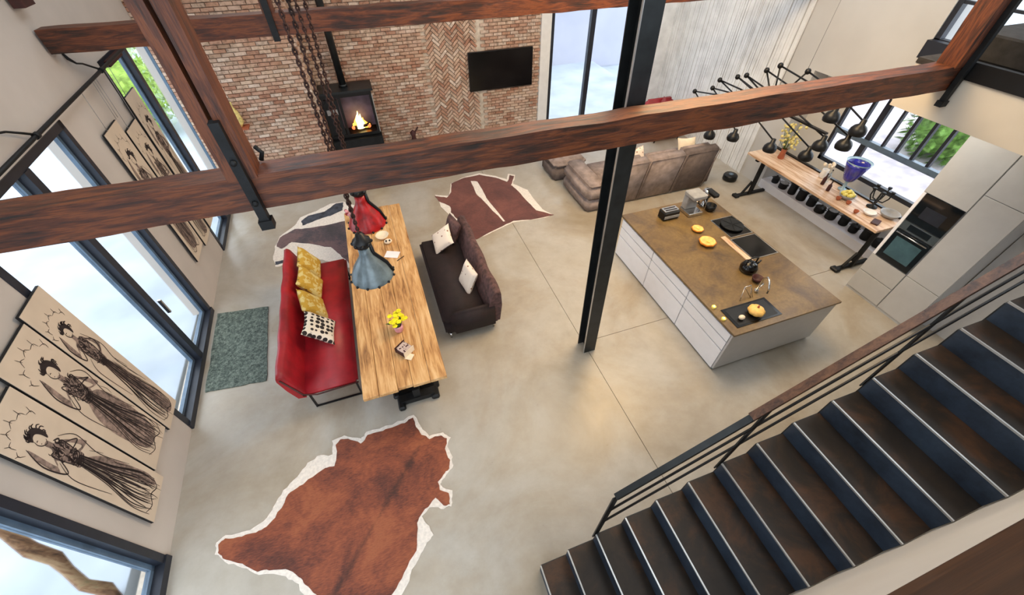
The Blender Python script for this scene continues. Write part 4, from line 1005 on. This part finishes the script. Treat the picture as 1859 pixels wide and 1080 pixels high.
for k in range(7):
    a = k*2*math.pi/6; q = 0 if k == 6 else .079
    o = MB().ball((8.38+q*math.cos(a),4.28+q*math.sin(a),ZB+.1+(.05 if k == 6 else 0)),.043,10,6,(1.2,1,1)).build('lemon', M['lemon'], None, 'yellow lemon in the bowl on the bar table', 'lemon', 'lemons in the bar table bowl', off=(8.38+q*math.cos(a),4.28+q*math.sin(a),ZB+.1))
def bottle(x, y, z, r, h, mat, label, group, cap=M['ink']):
    o = thing('bottle', label, 'bottle', (x,y,z), group=group)
    MB().lathe([(r*.95,0),(r,.01),(r,h*.55),(r*.4,h*.72),(r*.33,h*.95),(.001,h*.95)],(x,y,z),14,cap=False).build('body', mat, o)
    MB().lathe([(r*.4,h*.93),(r*.4,h),(.001,h)],(x,y,z),10,cap=False).build('cap', cap, o); return o
GB = 'oil and vinegar bottles on the bar table'
for (x,y,h,m,lb_) in ((8.40,4.84,.24,M['umber'],'dark brown oil bottle left of the lemons'),(8.55,4.88,.27,M['clear'],'clear oil bottle left of the lemons'),(8.30,4.62,.2,M['umber'],'short brown bottle nearest the lemons')): bottle(x,y,ZB,.035,h,m,lb_,GB)
cd = thing('candelabra', 'black iron candelabra near the right end of the bar table', 'candelabra', (8.6,3.9,ZB))
s = MB(); s.lathe([(.09,0),(.09,.015),(.02,.04),(.014,.3),(.001,.31)],(8.6,3.9,ZB),14); s.build('stand', M['iron'], cd)
for k in range(5):
    a = k*2*math.pi/5; d = Vector((math.cos(a),math.sin(a),0)); c = Vector((8.6,3.9,ZB))
    MB().tube([c+Vector((0,0,.14)),c+d*.1+Vector((0,0,.14)),c+d*.15+Vector((0,0,.24)),c+d*.15+Vector((0,0,.36))],.012,6).build('arm', M['iron'], cd)
    MB().lathe([(.03,0),(.035,.03),(.001,.03)],c+d*.15+Vector((0,0,.35)),10).build('cup', M['iron'], cd)
bowl(8.58,3.56,ZB,.16,.09,M['greyc'],'bowl','wide grey bowl at the right end of the bar table')
bowl(8.32,3.74,ZB,.11,.06,M['white'],'bowl','white bowl in front of the wide grey bowl')
for i,(x,y,lb_) in enumerate(((8.25,4.12,'terracotta tealight pot nearest the candelabra'),(8.2,4.3,'terracotta tealight pot in front of the lemons'),(8.12,3.85,'terracotta tealight pot at the table front edge'))):
    bowl(x,y,ZB,.045,.06,M['terra'],'tealight_pot',lb_,'pot','terracotta pots on the bar table')
o = MB().cbox(-.1,.1,-.06,.06,0,.03,.01).build('tray', M['umber'], None, 'small dark tray at the right end of the bar table', 'tray'); o.location = (8.2,3.5,ZB); o.rotation_euler = (0,0,R(20))
wj = thing('flower_jug', 'white jug with pale flowers behind the oil bottles', 'flowers', (8.62,5.05,ZB))
MB().lathe([(.05,0),(.075,.04),(.06,.14),(.065,.18),(.06,.18),(.05,.14),(.001,.03)],(8.62,5.05,ZB),14,cap=False).build('jug', M['white'], wj)
for k in range(10): a = rr.uniform(0,6.28); MB().ball((8.62+.08*math.cos(a),5.05+.08*math.sin(a),ZB+.24+rr.uniform(0,.1)),.03,7,5).build('flower', M['cream'], wj)
# pans and pots along the plinth
GP = 'black pots and pans in a row on the plinth'
rr = random.Random(31); lbls = ['tall black pot at the far end of the plinth row','black pan second from the far end of the plinth row','black pot third from the far end of the plinth row','black pot with pale lid fourth from the far end','black pot fifth from the far end of the plinth row','black pot in the middle of the plinth row','black pot with pale lid right of the middle','black pot fourth from the near end of the plinth row','black pan third from the near end of the plinth row','black pot second from the near end of the plinth row','large black pot at the near end of the plinth row']
for k in range(11):
    y = 6.2-.264*k; r0 = rr.uniform(.08,.107); h = rr.uniform(.10,.34); x = 8.95+rr.uniform(-.03,.06)
    o = thing('cooking_pot', lbls[k], 'pot', (x,y,.2), group=GP)
    MB().lathe([(r0*.92,0),(r0,.02),(r0,h),(r0*.95,h),(r0*.9,h-.01),(.001,h-.01)],(x,y,.2),16,cap=False).build('body', M['iron'], o)
    MB().lathe([(r0*.9,h-.005),(r0*.6,h+.02),(.02,h+.03),(.022,h+.05),(.001,h+.055)],(x,y,.2),16,cap=False).build('lid', M['greyc'] if k in (3,6,1) else M['black_metal'], o)
    for sg in (-1,1): MB().tube([(x-.03,y+sg*(r0),.2+h*.8),(x-.03,y+sg*(r0+.02),.2+h*.8),(x+.03,y+sg*(r0+.02),.2+h*.8),(x+.03,y+sg*r0,.2+h*.8)],.007,5).build('handle', M['black_metal'], o)
# robot-like low round thing by the wall
rv = thing('robot_vacuum', 'low dark round vacuum on the floor by the board wall', 'vacuum', (8.3,6.93,0))
MB().lathe([(.15,.01),(.17,.03),(.17,.12),(.15,.15),(.001,.155)],(8.3,6.93,0),24,cap=False).build('body', M['black_metal'], rv)
MB().lathe([(.06,.155),(.055,.17),(.001,.175)],(8.3,6.93,0),14,cap=False).build('turret', M['frame_in'], rv)

# ------------------------------------------------------------------ black spider chandelier over the bar table
ch = thing('spider_chandelier', 'black many armed lamp hanging over the bar table', 'lamp', (7.3,5.75,2.3))
hub = Vector((7.3,5.88,2.36))
MB().ball(hub,.09,14,10).build('hub', M['black_metal'], ch); MB().tube([hub,(7.3,5.88,6.25)],.006,5).build('cable', M['greyc'], ch)
el = [(7.91,1.93),(7.52,2.11),(7.3,2.35),(6.96,2.5),(6.7,2.61),(6.33,2.80),(6.0,2.98),(5.49,3.02)]
hd_ = [(6.97,1.33),(6.52,1.44),(5.43,1.72),(4.82,1.81),(4.60,2.12),(4.30,2.25),(4.61,2.62),(4.20,2.54)]
for i,((ey,ez),(hy,hz)) in enumerate(zip(el,hd_)):
    dx = (-.12,.1,-.08,.12,0,.1,-.1,.06)[i]
    E_ = Vector((7.3+dx*.5,ey,ez)); Hd = Vector((7.3+dx,hy,hz)); neck = Hd+Vector((.0,.03,.13))
    a = MB().tube([hub,E_],.015,6).build('arm', M['black_metal'], ch)
    MB().ball(E_,.05,10,7).build('elbow', M['black_metal'], a)
    mid = E_.lerp(neck,.5)+Vector((0,0,.05)); MB().tube([E_,mid,neck],.014,6).build('lower_rod', M['black_metal'], a)
    sh = MB(); sh.lathe([(.112,-.09),(.125,-.05),(.118,0),(.09,.045),(.045,.075),(.04,.15),(.001,.155),(.001,.145),(.034,.14),(.038,.07),(.08,.038),(.108,-.005),(.115,-.05),(.106,-.09)],Hd,16,cap=False)
    sh = sh.build('lamp_shade', M['black_metal'], ch); MB().ball(Hd+Vector((0,0,-.01)),.035,8,6).build('bulb', M['cream'], sh)
w = MB()
for (ey,ez) in el[2:8:1]: w.tube([(7.3,ey,ez),(7.32,ey+.02,6.25)],.0045,4)
w.build('suspension_cables', M['greyc'], ch)
MB().box(7.27,7.33,4.6,5.6,2.29,2.32).build('cross_bar', M['black_metal'], ch)

# ------------------------------------------------------------------ grey sofa
gs = thing('corner_sofa', 'large taupe fabric recliner sofa behind the island', 'sofa', (5.9,7.4,0))
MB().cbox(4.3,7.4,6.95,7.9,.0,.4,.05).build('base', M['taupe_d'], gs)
xs3 = [4.62,5.55,6.48,7.38]
for i,(a,b) in enumerate(zip(xs3[:-1],xs3[1:])):
    MB().cbox(a+.01,b-.01,7.0,8.0,.38,.56,.06).build('seat_cushion', M['taupe'], gs)
    T = Matrix.Translation((0,6.95,.45))@Matrix.Rotation(R(10),4,'X')@Matrix.Translation((0,-6.95,-.45))
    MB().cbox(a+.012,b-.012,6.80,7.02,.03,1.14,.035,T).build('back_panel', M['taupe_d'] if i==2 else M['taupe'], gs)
    MB().tube([T@Vector((a+.02,6.795,.06)),T@Vector((a+.02,6.795,1.11)),T@Vector((b-.02,6.795,1.11)),T@Vector((b-.02,6.795,.06))],.012,6).build('piping', M['taupe'], gs)
    MB().cbox(a+.05,b-.05,7.0,7.2,.72,1.08,.06,T).build('head_cushion', M['taupe'], gs)
MB().cbox(4.16,4.6,6.78,8.1,.0,.30,.06).build('arm_base', M['taupe'], gs)
MB().cbox(4.13,4.62,6.75,8.1,.29,.62,.09).build('arm', M['taupe'], gs)
MB().cbox(4.2,4.58,6.8,8.05,.6,.68,.035).build('arm_pad', M['taupe'], gs)
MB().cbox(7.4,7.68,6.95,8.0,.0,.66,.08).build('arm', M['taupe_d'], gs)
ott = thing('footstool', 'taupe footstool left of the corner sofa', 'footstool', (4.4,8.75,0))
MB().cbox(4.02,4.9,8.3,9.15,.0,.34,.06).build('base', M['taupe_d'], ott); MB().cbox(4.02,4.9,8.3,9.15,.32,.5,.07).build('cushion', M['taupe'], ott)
pillow('cushion',.48,.48,.15,(5.6,7.32,.85),(R(62),0,R(6)),M['floral'],'cream cushion on the taupe sofa beside the steel column')
pillow('cushion',.46,.46,.15,(6.95,7.3,.9),(R(60),0,R(-10)),M['cream'],'pale cushion at the right end of the taupe sofa')
ra = thing('red_armchair', 'red armchair in the far corner, only its top showing', 'armchair', (8.05,9.7,0))
MB().cbox(7.6,8.5,9.3,10.1,.1,.45,.06).build('seat', M['red'], ra); MB().cbox(7.6,8.5,9.95,10.2,.3,.95,.08).build('backrest', M['red'], ra)
for a in (7.55,8.4): MB().cbox(a,a+.15,9.3,10.15,.1,.68,.05).build('arm', M['red'], ra)
for xx in (7.65,8.45):
    for yy in (9.35,10.1): MB().lathe([(.015,0),(.02,.11)],(xx,yy,0),8).build('leg', M['iron'], ra)
pillow('cushion',.5,.5,.14,(8.05,9.8,.78),(R(66),0,R(45)),M['red'],'red cushion poking up above the tie beam at right')

# ------------------------------------------------------------------ wood stove, television
sv = thing('wood_stove', 'black wood stove with a lit fire and tall flue', 'stove', (-.43,10.9,.0))
MB().box(-1.0,.2,10.55,11.2,0,.82).build('plinth', M['iron'], sv)
s = MB(); s.box(-1.0,.17,10.66,11.2,.84,.92); s.box(-1.0,.17,10.66,11.2,1.78,1.88); s.box(-1.0,.17,11.1,11.2,.92,1.78); s.box(-1.0,-.94,10.66,10.72,.92,1.78); s.box(.11,.17,10.66,10.72,.92,1.78); s.box(.15,.17,10.7,11.1,.92,1.78)
s.box(-.62,-.56,10.655,10.7,.92,1.78); s.build('firebox', M['black_metal'], sv)
MB().box(-.56,.11,10.67,10.675,.93,1.77).build('door_glass', M['glass'], sv)
MB().box(-.93,.14,11.04,11.09,.93,1.77).build('reflection_plate', M['reflection_plate'], sv)  # added plate, its colour stands in for the reflection on the door glass
MB().box(.165,.185,10.64,10.66,.9,1.8).build('door_edge', M['nosing'], sv)
MB().box(-.98,-.64,10.665,10.68,.93,1.76).build('side_panel', M['iron'], sv)
for xx in (-.88,-.74): MB().box(xx-.05,xx+.05,10.65,10.668,1.42,1.54).build('vent', M['greyc'], sv)
MB().box(-1.03,.22,10.6,11.22,1.88,1.93).build('top_plate', M['steel'], sv)
MB().lathe([(.08,0),(.08,4.3)],(-.42,10.95,1.93),20).build('flue', M['steel'], sv)
MB().lathe([(.1,0),(.1,.06)],(-.42,10.95,1.93),20).build('flue_collar', M['steel'], sv)
for k,(a,b) in enumerate((((-.45,10.85,.99),(-.05,10.8,1.05)),((-.42,10.78,1.02),(-.1,10.95,.99)),((-.4,10.9,1.1),(.0,10.86,1.02)))): MB().tube([a,b],.045,8).build('log', M['log_end'], sv)
rr = random.Random(2)
for k in range(7):
    x = -.42+.055*k; h = .42-abs(k-3)*.09; b = MB(); y = 10.82+rr.uniform(-.03,.03)
    b.tube([(x,y,.98),(x+.02,y,.98+h*.35),(x-.02+.008*(3-k),y,.98+h*.7),(x+.012*(3-k),y,.98+h)],[.05,.05,.028,.003],7); b.build('flame', M['flame2'] if k in (2,3,4) else M['flame'], sv)
for x in (-.44,-.06): MB().ball((x,10.78,1.02),.045,8,6).build('ember', M['ember'], sv)
# small things on the hearth
hs = MB().box(-1.2,.9,10.1,11.25,0,.06).build('hearth_slab', M['greyc'], None, 'grey hearth slab under the stove', 'hearth', off=(0,10.7,0))
tv = thing('television', 'large black wall mounted television right of the herringbone brick', 'television', (3.6,11.2,1.4))
MB().box(2.72,4.49,11.17,11.22,1.37,2.3,None,.004).build('casing', M['black_metal'], tv); MB().box(2.735,4.475,11.166,11.171,1.385,2.285).build('screen', M['screen'], tv)
MB().box(3.3,3.9,11.215,11.235,1.6,2.0).build('wall_bracket', M['iron'], tv)
jug = thing('iron_figurine', 'small dark iron ornament at the foot of the herringbone brick', 'ornament', (1.0,10.95,0))
MB().lathe([(.12,0),(.12,.3),(.05,.5),(.08,.62),(.001,.7)],(1.0,10.95,0),12).build('body', M['umber'], jug)
MB().tube([(1.0,10.95,.55),(1.15,10.95,.75)],.02,6).build('arm', M['umber'], jug)
pl = thing('glass_ornament', 'pale green glass ornament on the brick beside the queen post', 'ornament', (-2.72,10.2,1.6))
MB().lathe([(.06,0),(.13,.1),(.1,.3),(.05,.42),(.06,.5)],(-2.72,10.19,1.6),14).build('body', M['cream_fl'], pl)
MB().box(-2.9,-2.54,10.05,10.3,1.57,1.6).build('shelf', M['terra'], pl)

# ------------------------------------------------------------------ mezzanine furniture at top right
MB().cbox(6.75,8.75,1.2,3.36,3.86,4.12,.02).build('floor_mattress', M['dark_cloth'], None, 'dark grey upholstered daybed on the mezzanine', 'daybed', off=(7.9,2.4,3.86))
cb = MB().tube([(6.35,3.38,4.55),(8.7,3.38,4.35)],.012,6).build('guard_rope', M['iron'], None, 'thin black guard line across the mezzanine edge', 'rope', off=(7.5,3.38,4.45))

for o in bpy.data.objects:
    if '_w' in o: del o['_w']
